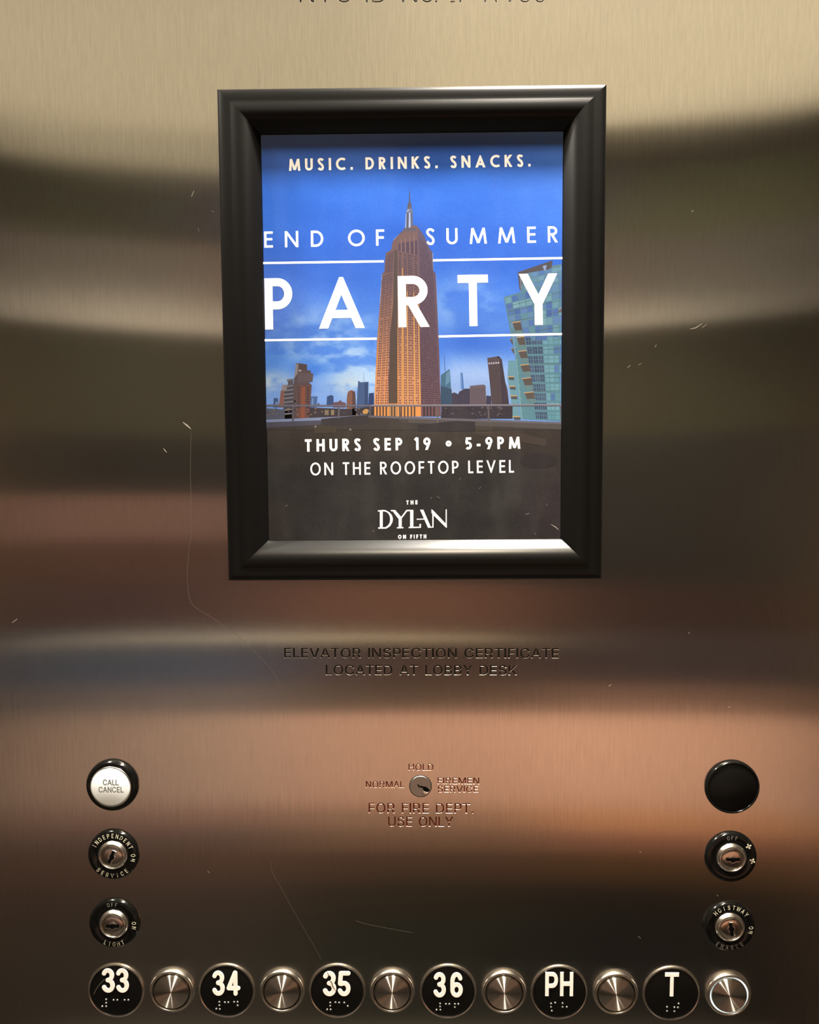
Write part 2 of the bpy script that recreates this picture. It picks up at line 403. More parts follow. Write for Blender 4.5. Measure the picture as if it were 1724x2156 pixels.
def bbox(polys):
    xs = [p[0] for q in polys for p in q]; yy = [p[1] for q in polys for p in q]
    return min(xs), max(xs), min(yy), max(yy)
def glyph_outlines(body, res=4, spacing=1.0):
    """a line of plain sans capitals: glyph boxes set side by side, the I a plain bar"""
    _, _, c0, c1 = bbox(raw_outlines('H', res)); cap = c1 - c0; out, x, prev = [], 0.0, None
    for ch in body:
        if ch == ' ': x += 0.72 * cap * spacing; prev = None; continue
        if ch == 'I': g = [[(0, c0), (0, c1), (0.135 * cap, c1), (0.135 * cap, c0)]]
        else: g = raw_outlines(ch, res)
        if ch == 'I' and area(max(raw_outlines('H', res), key=lambda q: abs(area(q)))) > 0: g = [list(reversed(g[0]))]
        b = bbox(g)
        if prev: x += cap * spacing * (0.21 - (0.055 if (ch in 'AVTYWJ') else 0) - (0.055 if prev in 'AVTYLPFK' else 0))
        out += [[(p[0] - b[0] + x, p[1]) for p in q] for q in g]; x += b[1] - b[0]; prev = ch
    return out

def area(p): return 0.5 * sum(p[i][0] * p[(i + 1) % len(p)][1] - p[(i + 1) % len(p)][0] * p[i][1] for i in range(len(p)))
def fit(polys, x0, y0, x1, y1):
    """polys scaled so that their box becomes (x0,y0)-(x1,y1), y1 = top"""
    xs = [p[0] for q in polys for p in q]; yy = [p[1] for q in polys for p in q]
    a, b, c, d = min(xs), max(xs), min(yy), max(yy)
    return [[(x0 + (p[0] - a) / (b - a) * (x1 - x0), y0 + (p[1] - c) / (d - c) * (y1 - y0)) for p in q] for q in polys]
def inset(polys, b):
    """offset of every outline into the filled side (b > 0) or outwards (b < 0)"""
    big = max(polys, key=lambda p: abs(area(p))); sg = 1 if area(big) > 0 else -1
    out = []
    for p in polys:
        n = len(p); q = []
        for i in range(n):
            ax, ay = p[i - 1]; bx, by = p[i]; cx, cy = p[(i + 1) % n]
            d1 = (bx - ax, by - ay); d2 = (cx - bx, cy - by)
            l1 = math.hypot(*d1) or 1e-9; l2 = math.hypot(*d2) or 1e-9
            n1 = (-d1[1] / l1 * sg, d1[0] / l1 * sg); n2 = (-d2[1] / l2 * sg, d2[0] / l2 * sg)
            mx, my = n1[0] + n2[0], n1[1] + n2[1]; ml = mx * mx + my * my
            k = 2 * b / max(ml, 0.6)
            q.append((bx + mx * k, by + my * k))
        out.append(q)
    return out
def winding(polys, P):
    """winding number of every point of P (n,2) about the outlines"""
    wn = np.zeros(len(P), int); X, Y = P[:, 0], P[:, 1]
    for p in polys:
        q = np.asarray(p); x0, y0 = q[:, 0], q[:, 1]; x1, y1 = np.roll(x0, -1), np.roll(y0, -1)
        near = (X >= x0.min()) & (X <= x0.max()) & (Y >= y0.min()) & (Y <= y0.max())
        for k in np.nonzero(near)[0]:
            cr = (x1 - x0) * (Y[k] - y0) - (X[k] - x0) * (y1 - y0)
            wn[k] += int(np.sum((y0 <= Y[k]) & (y1 > Y[k]) & (cr > 0)) - np.sum((y0 > Y[k]) & (y1 <= Y[k]) & (cr < 0)))
    return wn
def fill(polys, outer=None):
    """triangles inside the outlines (non-zero rule), or, with outer given, inside outer but outside them"""
    from mathutils.geometry import delaunay_2d_cdt
    V, E = [], []
    for p in polys + ([outer] if outer else []):
        b = len(V); V += [Vector((a * 10, c * 10)) for a, c in p]; E += [(b + i, b + (i + 1) % len(p)) for i in range(len(p))]
    vo, _, fo, _, _, _ = delaunay_2d_cdt(V, E, [], 0, 1e-6)
    vo = np.array([(v.x / 10, v.y / 10) for v in vo]); fo = np.array([tuple(f) for f in fo])
    wn = winding(polys, vo[fo].mean(1))
    fo = fo[wn == 0] if outer else fo[wn != 0]
    return [tuple(v) for v in vo], [tuple(int(i) for i in f) for f in fo]
def letters_obj(name, polys, mat, parent, h0, h1, bev=0.0):
    """raised or printed lettering; polys are (x, z) in the parent's frame, from height h0 to h1 off the panel"""
    V, F = [], []
    top = inset(polys, bev) if bev else polys
    fv, ff = fill(top); V += [(x, -h1, z) for x, z in fv]; F += ff
    if h1 - h0 > 1e-5:
        hm = h1 - bev if bev else h1
        for p, q in zip(polys, top):
            n = len(p); b = len(V)
            V += [(x, -h0, z) for x, z in p] + [(x, -hm, z) for x, z in p] + [(x, -h1, z) for x, z in q]
            for i in range(n):
                j = (i + 1) % n
                F.append((b + i, b + j, b + n + j, b + n + i)); F.append((b + n + i, b + n + j, b + 2 * n + j, b + 2 * n + i))
    o = mesh_obj(name, V, F, mat, parent)
    bm = bmesh.new(); bm.from_mesh(o.data); bmesh.ops.remove_doubles(bm, verts=bm.verts, dist=1e-6); bmesh.ops.recalc_face_normals(bm, faces=bm.faces)
    # outward = towards the viewer
    s = sum(f.normal.y * f.calc_area() for f in bm.faces)
    if s > 0: bmesh.ops.reverse_faces(bm, faces=bm.faces)
    bm.to_mesh(o.data); bm.free(); return o

# ------------------------------------------------------------------ the steel front wall with its engraving
ENGR = [  # text, left, top, right, baseline (photo pixels), paint
    ('ELEVATOR INSPECTION CERTIFICATE', 598.2, 1364.6, 1176.6, 1385.6, 'black'),
    ('LOCATED AT LOBBY DESK', 685.8, 1400.2, 1088.6, 1421.2, 'black'),
    ('HOLD', 860, 1608, 912.4, 1622, 'red'),
    ('NORMAL', 770, 1644.6, 851.2, 1658.4, 'red'),
    ('FIREMEN', 921.3, 1637.2, 1008.8, 1650.6, 'red'),
    ('SERVICE', 921.3, 1654.4, 1006.6, 1668.4, 'red'),
    ('FOR FIRE DEPT.', 776, 1691, 997, 1712, 'red'),
    ('USE ONLY', 817.2, 1719.4, 954.2, 1740, 'red'),
]
lines = []
for body, l, tp, r, bs, ink in ENGR:
    a, b = W(l, bs), W(r, tp)
    g = inset(fit(glyph_outlines(body, 3), a.x, a.z, b.x, b.z), -0.00012 if ink == 'black' else -0.00006)
    lines.append((fit(g, a.x, a.z, b.x, b.z), ink, 0.00014, body))
TOPLINE = [('N', 630, 661), ('Y', 668, 700), ('C', 706, 740), ('I', 769.5, 774.5), ('D', 783, 813), ('N', 846, 879), ('O', 884, 914), ('.', 916, 920.5),
           ('1', 948, 958), ('P', 967, 993), ('A', 1018, 1048), ('7', 1066, 1092), ('8', 1093, 1117), ('6', 1125, 1149)]
tl = []
for ch, l, r in TOPLINE:
    a, b = W(l, 5.2), W(r, -34 if ch != '.' else 0.2); g = glyph_outlines(ch, 3)
    tl += fit(g, a.x, a.z, b.x, b.z)
lines.append((tl, 'black', 0.0003, 'top'))
rect = [(XL, 0.0), (XR, 0.0), (XR, CEIL), (XL, CEIL)]
fv, ff = fill([p for ln in lines for p in ln[0]], rect)
wall = mesh_obj('wall_front', [(x, 0, z) for x, z in fv], ff, M['steel'])
bm = bmesh.new(); bm.from_mesh(wall.data)
bmesh.ops.recalc_face_normals(bm, faces=bm.faces)
if sum(f.normal.y * f.calc_area() for f in bm.faces) > 0: bmesh.ops.reverse_faces(bm, faces=bm.faces)
bm.to_mesh(wall.data); bm.free()
wall['kind'] = 'structure'
for polys, ink, b, body in lines:
    ins = inset(polys, b); V, F, fm = [], [], []
    fv, ff = fill(ins); V += [(x, b * 1.5, z) for x, z in fv]; F += ff; fm += [1] * len(ff)
    for p, q in zip(polys, ins):
        n = len(p); k = len(V); V += [(x, 0, z) for x, z in p] + [(x, b * 1.5, z) for x, z in q]
        for i in range(n):
            j = (i + 1) % n; F.append((k + i, k + j, k + n + j, k + n + i)); fm.append(0)
    o = mesh_obj('engraved_lettering', V, F, [M['groove'] if ink == 'black' else M['groove_red'], M['paint_black'] if ink == 'black' else M['paint_red']], wall, fmat=fm)
    bm = bmesh.new(); bm.from_mesh(o.data); bmesh.ops.remove_doubles(bm, verts=bm.verts, dist=2e-7); bmesh.ops.recalc_face_normals(bm, faces=bm.faces)
    if sum(f.normal.y * f.calc_area() for f in bm.faces) > 0: bmesh.ops.reverse_faces(bm, faces=bm.faces)
    bm.to_mesh(o.data); bm.free()

# scratches in the sheet
def ribbon(pts, wd, h=0.00003):
    V, F = [], []
    for i, p in enumerate(pts):
        a = pts[max(i - 1, 0)]; c = pts[min(i + 1, len(pts) - 1)]
        d = Vector((c.x - a.x, 0, c.z - a.z)).normalized(); nn = Vector((-d.z, 0, d.x))
        k = wd / 2 * (0.35 if i in (0, len(pts) - 1) else 1)
        V += [p + nn * k + Vector((0, -h, 0)), p - nn * k + Vector((0, -h, 0))]
    for i in range(len(pts) - 1): F.append((2 * i, 2 * i + 1, 2 * i + 3, 2 * i + 2))
    return V, F
def scratch(pix, wd, mat, parent=wall, h=0.00003, name='scratch', off=0.0):
    V, F = ribbon([W(a, b, off) for a, b in pix], wd, h)
    return mesh_obj(name, V, F, mat, parent)
def smooth_path(p, k=6):
    out = []
    for i in range(len(p) - 1):
        a = p[max(i - 1, 0)]; b = p[i]; c = p[i + 1]; d = p[min(i + 2, len(p) - 1)]
        for s in range(k):
            u = s / k
            out.append(tuple(0.5 * (2 * b[q] + (c[q] - a[q]) * u + (2 * a[q] - 5 * b[q] + 4 * c[q] - d[q]) * u * u + (3 * b[q] - a[q] - 3 * c[q] + d[q]) * u ** 3) for q in (0, 1)))
    return out + [p[-1]]
scratch(smooth_path([(402, 905), (401, 1000), (403, 1100), (396, 1180), (395, 1230), (405, 1272), (450, 1303), (495, 1334), (545, 1380), (578, 1420), (590, 1446)]), 0.00022, M['scratch_dim'])
scratch(smooth_path([(568, 1812), (575, 1840), (592, 1870), (625, 1930), (660, 1990), (676, 2020)]), 0.00022, M['scratch_dim'])
scratch([(385, 889), (394, 896), (402, 903)], 0.0010, M['scratch'])
scratch([(344, 944), (347, 948), (351, 953)], 0.0006, M['scratch'])
scratch(smooth_path([(748, 1938), (770, 1945), (820, 1955), (870, 1964)]), 0.0003, M['scratch_dim'])
for pix, wd in [([(1452, 693), (1465, 690), (1478, 681)], .0004), ([(1478, 690), (1487, 683)], .0004), ([(1321, 774), (1327, 769)], .0006), ([(1344, 768), (1350, 765)], .0006),
                ([(1378, 731), (1382, 726)], .0005), ([(403, 414), (408, 402)], .0005), ([(1456, 446), (1459, 443)], .0007), ([(26, 1311), (36, 1303)], .0012),
                ([(1281, 1445), (1287, 1441)], .0007), ([(1534, 1488), (1537, 1490)], .0009), ([(1343, 1971), (1349, 1976)], .0005), ([(437, 1834), (441, 1838)], .0005),
                ([(1509, 1884), (1512, 1887)], .0009), ([(1346, 1793), (1350, 1795)], .0006), ([(446, 443), (450, 447)], .0004), ([(417, 480), (419, 487)], .0003), ([(1449, 1332), (1452, 1333)], .0007)]:
    scratch(pix, wd, M['scratch'])

# ------------------------------------------------------------------ snap frame (hung a hair off level)
FH = 0.009
cs = [W(460.5, 187.5, FH), W(1283, 175, FH), W(1262, 1220, FH), W(476, 1222, FH)]
ctr = sum(cs, Vector()) / 4
ang = 0.5 * (math.atan2(cs[1].z - cs[0].z, cs[1].x - cs[0].x) + math.atan2(cs[2].z - cs[3].z, cs[2].x - cs[3].x))
fw = 0.5 * ((cs[1] - cs[0]).length + (cs[2] - cs[3]).length); fh = 0.5 * ((cs[0] - cs[3]).length + (cs[1] - cs[2]).length)
FR = empty('snap_frame', (ctr.x, 0, ctr.z)); FR.rotation_euler = (0, -ang, 0)
tag(FR, 'black snap frame with mitred corners around the party poster', 'frame')
RW = 0.0272
PROF = [(0, 0), (0, 7.6), (.5, 8.6), (1.5, 9.3), (3, 9.7), (5, 9.85), (7, 9.8), (8.2, 9.75), (9.5, 10.1), (11.5, 10.6), (13.5, 10.75), (15.5, 10.5), (17.5, 9.95), (19, 9.3), (20.4, 8.45), (21.7, 7.45), (22.9, 6.35), (24.1, 5.15), (25.5, 3.65), (26.8, 2.25), (27.2, 1.7), (27.2, 0)]
def rail(ax, az, bx, bz, inx, inz):
    """rail from outer corner a to outer corner b; (inx,inz) = inward direction"""
    V, F = [], []
    d = Vector((bx - ax, bz - az)).normalized()
    for u, h in PROF:
        u /= 1000; h /= 1000
        V.append((ax + inx * u + d.x * u, -h, az + inz * u + d.y * u)); V.append((bx + inx * u - d.x * u, -h, bz + inz * u - d.y * u))
    for i in range(len(PROF) - 1): F.append((2 * i, 2 * i + 1, 2 * i + 3, 2 * i + 2))
    e = [tuple(range(0, 2 * len(PROF), 2)), tuple(range(2 * len(PROF) - 1, 0, -2))]
    o = mesh_obj('rail', V, F + e, M['frame'], FR, smooth=True); fix_normals(o)
    o.data.set_sharp_from_angle(angle=math.radians(40)); return o
hw, hh = fw / 2, fh / 2
rail(-hw, hh, hw, hh, 0, -1); rail(hw, -hh, -hw, -hh, 0, 1); rail(-hw, -hh, -hw, hh, 1, 0); rail(hw, hh, hw, -hh, -1, 0)
# bright bare edge where the top left mitre has opened
ow, oh = hw - RW, hh - RW

# ------------------------------------------------------------------ the poster
PO = empty('poster', (ctr.x, 0, ctr.z)); PO.rotation_euler = (0, -ang, 0)
tag(PO, 'printed rooftop party poster of a tall tower under a blue sky, inside the black frame', 'poster')
HP = 0.0012
ca_, sa_ = math.cos(ang), math.sin(ang)
def toloc(v): dx, dz = v.x - ctr.x, v.z - ctr.z; return (dx * ca_ + dz * sa_, -dx * sa_ + dz * ca_)
def towld(x, z): return (ctr.x + x * ca_ - z * sa_, ctr.z + x * sa_ + z * ca_)
E_ = 0.0003
pw, ph = ow - E_, oh - E_
box_obj('sheet', (-pw, -HP, -ph), (pw, -0.0004, ph), M['paper'], PO)
LAY = 0.000003
def Lp(px, py, k): v = W(px, py, HP + LAY * k); return toloc(v)

# sky and the dark lower field: one printed surface, colour per point
rng = np.random.RandomState(7)
def vnoise(x, y, seed):
    r = np.random.RandomState(seed).rand(256, 256)
    xi, yi = np.floor(x).astype(int), np.floor(y).astype(int); fx, fy = x - xi, y - yi
    fx, fy = fx * fx * (3 - 2 * fx), fy * fy * (3 - 2 * fy); g = lambda a, b: r[a % 256, b % 256]
    return (g(xi, yi) * (1 - fx) + g(xi + 1, yi) * fx) * (1 - fy) + (g(xi, yi + 1) * (1 - fx) + g(xi + 1, yi + 1) * fx) * fy
def fbm(x, y, seed, o=5): return sum(vnoise(x * 2 ** i, y * 2 ** i, seed + i) * 0.5 ** i for i in range(o)) / (2 - 0.5 ** (o - 1))
PSCALE = np.array([0.31, 0.455, 0.62])
INK = np.array([0.47, 0.46, 0.50])
def sky_rgb(px, py):
    ky = [265, 330, 400, 520, 600, 680, 740, 800, 860, 890]
    kc = np.array([(52, 108, 196), (56, 115, 208), (60, 122, 216), (66, 122, 220), (80, 132, 224), (105, 150, 228), (110, 155, 232), (140, 170, 232), (150, 175, 232), (150, 175, 232)], float)
    c = np.stack([np.interp(py, ky, kc[:, i]) for i in range(3)], -1)
    def blend(col, wgt): 
        nonlocal c
        w_ = np.clip(wgt, 0, 1)[..., None]; c = c * (1 - w_) + np.array(col, float) * w_
    n1 = fbm(px / 70, py / 42, 1); n2 = fbm(px / 34, py / 20, 11); n3 = fbm(px / 110, py / 70, 31)
    G = lambda cx, cy, sx, sy: np.exp(-((px - cx) / sx) ** 2 - ((py - cy) / sy) ** 2)
    right = np.clip((px - 1000) / 190, 0, 1)
    blend((120, 155, 228), 0.45 * right * np.clip((560 - py) / 160, 0, 1))
    blend((128, 150, 236), 0.75 * np.clip((700 - px) / 150, 0, 1) * np.exp(-((py - 640) / 75) ** 2))
    cl = np.clip((n1 - 0.36) * 4.2, 0, 1); cl2 = np.clip((n2 - 0.36) * 3.6, 0, 1)
    blend((196, 212, 244), 1.0 * cl * (G(690, 690, 130, 42) + G(980, 640, 75, 50) * 0.8))
    blend((222, 228, 246), 1.0 * cl2 * (G(690, 745, 125, 55) + G(760, 800, 60, 38)))
    blend((70, 132, 224), 0.7 * G(650, 775, 60, 22)); blend((84, 142, 226), 0.6 * G(575, 760, 45, 22)); blend((70, 120, 215), 0.75 * G(990, 725, 120, 30))
    blend((240, 230, 226), 1.0 * np.clip(cl2 + .25, 0, 1) * (G(572, 806, 42, 22) + G(740, 812, 36, 26)))
    blend((206, 208, 236), 0.95 * np.clip((px - 915) / 40, 0, 1) * G(1000, 790, 160, 38)); blend((220, 212, 226), 0.7 * np.clip((px - 915) / 40, 0, 1) * G(960, 838, 120, 26))
    blend((180, 196, 236), 0.6 * G(640, 840, 110, 18))
    c = c + ((n3 - .5) * 26)[..., None] + (rng.rand(*px.shape) - 0.5)[..., None] * 7
    # lower field
    ld = np.clip((py - 884) / 14, 0, 1)
    low = np.stack([np.interp(py, [885, 930, 1000, 1145], v) for v in ((66, 58, 46, 47), (61, 53, 45, 45), (55, 49, 44, 45))], -1)
    n4 = fbm(px / 60, py / 50, 51); low = low + ((n4 - .5) * 24)[..., None] + (rng.rand(*px.shape) - 0.5)[..., None] * 8
    low = low + (np.clip((px - 1060) / 130, 0, 1) * np.exp(-((py - 1040) / 110) ** 2))[..., None] * np.array([9, 2, 5])
    return s2l(np.clip(c, 2, 250)) * PSCALE * (1 - ld[..., None]) + s2l(np.clip(low, 2, 250)) * INK * ld[..., None]
def s2l(a):
    a = np.asarray(a, float) / 255; return np.where(a <= .04045, a / 12.92, ((a + .055) / 1.055) ** 2.4)
NX, NY = 260, 350
gx = np.linspace(-pw, pw, NX + 1); gz = np.linspace(ph, -ph, NY + 1)
GX, GZ = np.meshgrid(gx, gz)
wx = ctr.x + GX * ca_ - GZ * sa_; wz = ctr.z + GX * sa_ + GZ * ca_
vv = np.stack([wx, wz - CAM_Z, np.full_like(wx, CAM_D - HP)], -1) @ CM     # rows -> camera frame
qx = PCX + FPX * vv[..., 0] / vv[..., 2]; qy = PCY - FPX * vv[..., 1] / vv[..., 2]
rgb = sky_rgb(qx, qy)
V = np.stack([GX.ravel(), np.full(GX.size, -(HP + LAY)), GZ.ravel()], -1)
F = [(j * (NX + 1) + i, (j + 1) * (NX + 1) + i, (j + 1) * (NX + 1) + i + 1, j * (NX + 1) + i + 1) for j in range(NY) for i in range(NX)]
mesh_obj('printed_sky', V.tolist(), F, M['print_sky'], PO, vcol=np.concatenate([rgb.reshape(-1, 3), np.ones((GX.size, 1))], 1))

class Print:
    """flat printed shapes, given in photo pixels; one mesh"""
    def __init__(s): s.V, s.F, s.C = [], [], []
    def poly(s, pts, col, k):
        k = k + (len(s.F) % 6) * 0.15
        b = len(s.V); s.V += [(x, -(HP + LAY * k), z) for x, z in (Lp(a, c, k) for a, c in pts)]
        s.F.append(tuple(range(b, b + len(pts)))); cc = lin(col); s.C.append((*[min(.9, cc[i] * INK[i]) for i in range(3)], 1))
    def rect(s, x0, y0, x1, y1, col, k): s.poly([(x0, y0), (x1, y0), (x1, y1), (x0, y1)], col, k)
    def line(s, a, b, w, col, k, w2=None):
        dx, dy = b[0] - a[0], b[1] - a[1]; l = math.hypot(dx, dy); nx, ny = -dy / l * w / 2, dx / l * w / 2; f = (w2 or w) / w
        s.poly([(a[0] + nx, a[1] + ny), (b[0] + nx * f, b[1] + ny * f), (b[0] - nx * f, b[1] - ny * f), (a[0] - nx, a[1] - ny)], col, k)
    def build(s, name, mat=None):
        # orient faces towards the viewer
        F = []
        for f in s.F:
            a = area([(s.V[i][0], s.V[i][2]) for i in f]); F.append(f if a > 0 else tuple(reversed(f)))
        return mesh_obj(name, s.V, F, mat or M['print_ink'], PO, fcol=s.C)
def bil(q, u, v):
    (ax, ay), (bx, by), (cx, cy), (dx, dy) = q    # tl tr br bl
    return (ax * (1 - u) * (1 - v) + bx * u * (1 - v) + cx * u * v + dx * (1 - u) * v, ay * (1 - u) * (1 - v) + by * u * (1 - v) + cy * u * v + dy * (1 - u) * v)
def cell(q, u0, u1, v0, v1): return [bil(q, u0, v0), bil(q, u1, v0), bil(q, u1, v1), bil(q, u0, v1)]
rnd = random.Random(3)
def jit(c, a): k = rnd.uniform(-a, a); return tuple(max(0, min(255, v + k)) for v in c)
def mixc(a, b, t_): return tuple(p * (1 - t_) + q * t_ for p, q in zip(a, b))

# distant skyline
sk = Print()
def z3(x, y): return (540 + x / 5.07, 720 + y / 5.07)
def z4(x, y): return (860 + x / 5.07, 520 + y / 5.07)
# left: stepped brown block
sk.rect(551, 868 - 6, 790, 882, (70, 66, 74), 2)
sk.poly([z3(45, 700), z3(45, 612), z3(80, 615), z3(82, 700)], (112, 78, 98), 2)
sk.poly([z3(178, 700), z3(182, 600), z3(228, 598), z3(232, 700)], (66, 100, 150), 2); sk.poly([z3(200, 690), z3(198, 640), z3(240, 640), z3(240, 690)], (120, 150, 200), 2)
sk.poly([z3(235, 700), z3(262, 510), z3(300, 505), z3(290, 700)], (142, 100, 92), 2)
sk.poly([z3(262, 520), z3(278, 456), z3(330, 456), z3(320, 520)], (158, 150, 152), 2)
sk.poly([z3(280, 830), z3(300, 460), z3(420, 448), z3(430, 830)], (76, 78, 90), 2)
for y in range(470, 800, 42): sk.poly([z3(298 - (y - 470) * .06, y), z3(418, y - 14), z3(418, y), z3(297 - (y - 470) * .06, y + 16)], (134, 134, 142), 3)
sk.poly([z3(325, 400), z3(395, 392), z3(395, 410), z3(325, 420)], (120, 116, 120), 3); sk.poly([z3(335, 420), z3(390, 410), z3(390, 450), z3(335, 455)], (90, 88, 96), 3)
sk.poly([z3(392, 460), z3(420, 228), z3(460, 226), z3(540, 240), z3(538, 300), z3(580, 306), z3(580, 334), z3(606, 338), z3(598, 425), z3(556, 432), z3(590, 460), z3(560, 830), z3(400, 830)], (96, 82, 86), 3)
sk.poly([z3(418, 240), z3(446, 228), z3(440, 330), z3(398, 400), z3(408, 330)], (150, 146, 150), 4)
sk.poly([z3(455, 236), z3(536, 244), z3(536, 296), z3(455, 292)], (88, 74, 78), 4)
sk.poly([z3(450, 292), z3(478, 300), z3(475, 318), z3(450, 312)], (178, 176, 182), 5)
sk.poly([z3(440, 330), z3(604, 345), z3(596, 420), z3(440, 430)], (104, 92, 98), 4)
sk.poly([z3(430, 830), z3(440, 460), z3(590, 462), z3(560, 830)], (112, 80, 76), 4)
sk.poly([z3(468, 820), z3(480, 480), z3(520, 480), z3(512, 820)], (146, 88, 66), 5)
for y in range(480, 700, 30):
    sk.poly([z3(440, y), z3(462, y), z3(460, y + 14), z3(438, y + 14)], (66, 58, 66), 5); sk.poly([z3(535, y), z3(565, y + 4), z3(562, y + 18), z3(532, y + 14)], (72, 62, 70), 5)
sk.poly([z3(565, 700), z3(570, 582), z3(652, 580), z3(640, 700)], (78, 112, 168), 2); sk.poly([z3(585, 690), z3(590, 600), z3(610, 600), z3(605, 690)], (120, 155, 205), 3)
sk.poly([z3(645, 690), z3(655, 645), z3(675, 665), z3(675, 690)], (86, 90, 120), 2)
sk.poly([z3(745, 690), z3(752, 582), z3(795, 566), z3(822, 578), z3(820, 690)], (54, 84, 132), 2)
sk.poly([z3(815, 700), z3(818, 645), z3(870, 640), z3(898, 620), z3(910, 640), z3(952, 650), z3(952, 700)], (112, 84, 92), 2)
sk.poly([z3(955, 780), z3(966, 570), z3(978, 528), z3(1015, 512), z3(1050, 528), z3(1058, 590), z3(1062, 780)], (134, 96, 84), 2); sk.poly([z3(1020, 780), z3(1022, 530), z3(1050, 530), z3(1056, 590), z3(1060, 780)], (96, 72, 74), 3)
sk.poly([z3(1065, 780), z3(1072, 600), z3(1085, 412), z3(1110, 430), z3(1195, 424), z3(1190, 780)], (72, 100, 146), 2); sk.poly([z3(1150, 780), z3(1155, 440), z3(1190, 436), z3(1188, 780)], (56, 80, 124), 3)
sk.line(z3(1146, 320), z3(1146, 432), .5, (120, 130, 165), 3, .9)
sk.poly([z3(1190, 700), z3(1200, 548), z3(1252, 542), z3(1255, 700)], (44, 68, 118), 2)
sk.poly([z3(55, 830), z3(60, 705), z3(300, 720), z3(300, 830)], (88, 96, 116), 3); sk.poly([z3(560, 800), z3(560, 700), z3(1000, 715), z3(1260, 690), z3(1260, 790)], (64, 58, 66), 3)
for i in range(60):
    x, y = rnd.uniform(60, 1230), rnd.uniform(700, 770); w_ = rnd.uniform(8, 26)
    sk.poly([z3(x, y), z3(x + w_, y), z3(x + w_, y + 12), z3(x, y + 12)], rnd.choice([(120, 130, 150), (150, 120, 90), (52, 54, 70), (140, 124, 104), (84, 84, 100)]), 4)
for x in (730, 752, 795, 812): sk.poly([z3(x, 725), z3(x + 16, 725), z3(x + 16, 780), z3(x, 780)], (152, 136, 108), 5)
sk.poly([z3(1130, 740), z3(1160, 715), z3(1195, 720), z3(1185, 765), z3(1140, 770)], (206, 160, 96), 5)
sk.build('printed_skyline'); sk = Print()
# right of the tower
sk.poly([z4(340, 1700), z4(345, 1368), z4(438, 1302), z4(458, 1560), z4(466, 1700)], (72, 116, 146), 2); sk.poly([z4(395, 1480), z4(400, 1350), z4(436, 1320), z4(440, 1440)], (104, 150, 182), 3); sk.poly([z4(340, 1700), z4(345, 1480), z4(460, 1520), z4(466, 1700)], (56, 84, 112), 3)
sk.line(z4(383, 1160), z4(388, 1330), .7, (70, 84, 130), 3, 1.4)
sk.poly([z4(555, 1520), z4(550, 1350), z4(562, 1335), z4(577, 1345), z4(592, 1520)], (118, 160, 220), 2); sk.poly([z4(572, 1520), z4(566, 1340), z4(577, 1345), z4(592, 1520)], (78, 124, 196), 3)
sk.poly([z4(350, 1830), z4(360, 1590), z4(460, 1562), z4(490, 1552), z4(530, 1572), z4(540, 1545), z4(600, 1512), z4(660, 1512), z4(660, 1830)], (66, 64, 84), 3)
sk.poly([z4(655, 1700), z4(655, 1482), z4(800, 1468), z4(822, 1480), z4(832, 1700)], (112, 100, 110), 3)
for i in range(9): sk.line(z4(672 + i * 17, 1500), z4(676 + i * 17, 1690), 1.2, (84, 76, 90), 4)
sk.poly([z4(825, 1830), z4(830, 1585), z4(880, 1592), z4(890, 1830)], (62, 62, 86), 3)
sk.poly([z4(888, 1700), z4(872, 1500), z4(840, 1186), z4(962, 1166), z4(996, 1200), z4(1032, 1440), z4(1056, 1520), z4(1075, 1700)], (92, 80, 86), 4)
sk.poly([z4(1000, 1700), z4(985, 1400), z4(968, 1170), z4(996, 1200), z4(1032, 1440), z4(1075, 1700)], (68, 60, 74), 5)
qb = [z4(850, 1262), z4(980, 1250), z4(1020, 1690), z4(895, 1690)]
for j in range(24):
    for i in range(7): sk.poly(cell(qb, (i + .2) / 7, (i + .75) / 7, (j + .25) / 24, (j + .75) / 24), (58, 48, 58), 6)
qb = [z4(850, 1236), z4(972, 1226), z4(974, 1244), z4(852, 1252)]
for i in range(5): sk.poly(cell(qb, (i + .1) / 5, (i + .75) / 5, 0, 1), (196, 196, 214), 6)
for i in range(6): sk.poly([z4(842 + i * 21, 1196 - i * 3), z4(854 + i * 21, 1176 - i * 3), z4(862 + i * 21, 1200 - i * 3)], (92, 80, 86), 4)
sk.poly([z4(345, 1835), z4(350, 1690), z4(860, 1700), z4(1110, 1700), z4(1110, 1835)], (58, 54, 64), 5)
for i in range(34):
    x, y = rnd.uniform(370, 1090), rnd.uniform(1705, 1800); sk.poly([z4(x, y), z4(x + 18, y), z4(x + 18, y + 14), z4(x, y + 14)], rnd.choice([(78, 72, 84), (96, 86, 92), (46, 44, 56), (110, 104, 112)]), 6)
sk.build('printed_skyline')

# glass block at the right
gb = Print()
def z4r(x, y): return z4(min(x, 1676), y)
body = [z4(1165, 270), z4(1540, 142), z4(1528, 216), z4(1676, 180), z4(1652, 1870), z4(1110, 1830), z4(1085, 1560), z4(1055, 1400), z4(1066, 1212), z4(1140, 1215), z4(1088, 900), z4(1016, 535), z4(1190, 462)]
gb.poly([z4(1016, 535), z4(1676, 350), z4(1660, 1860), z4(1200, 1840), z4(1140, 1200)], (96, 146, 162), 3)
gb.poly([z4(1165, 270), z4(1676, 180), z4(1676, 360), z4(1200, 490)], (98, 142, 162), 3)
gb.poly([z4(1165, 270), z4(1540, 142), z4(1528, 216), z4(1505, 236), z4(1240, 285), z4(1195, 462), z4(1185, 462)], (88, 86, 92), 4)
gb.poly([z4(1430, 204), z4(1475, 192), z4(1462, 250), z4(1448, 252)], (150, 172, 214), 5)
for i in range(7): gb.poly([z4(1186 + i * 1.2, 330 + i * 17), z4(1206, 330 + i * 17), z4(1206, 338 + i * 17), z4(1188 + i * 1.2, 338 + i * 17)], (164, 176, 200), 5)
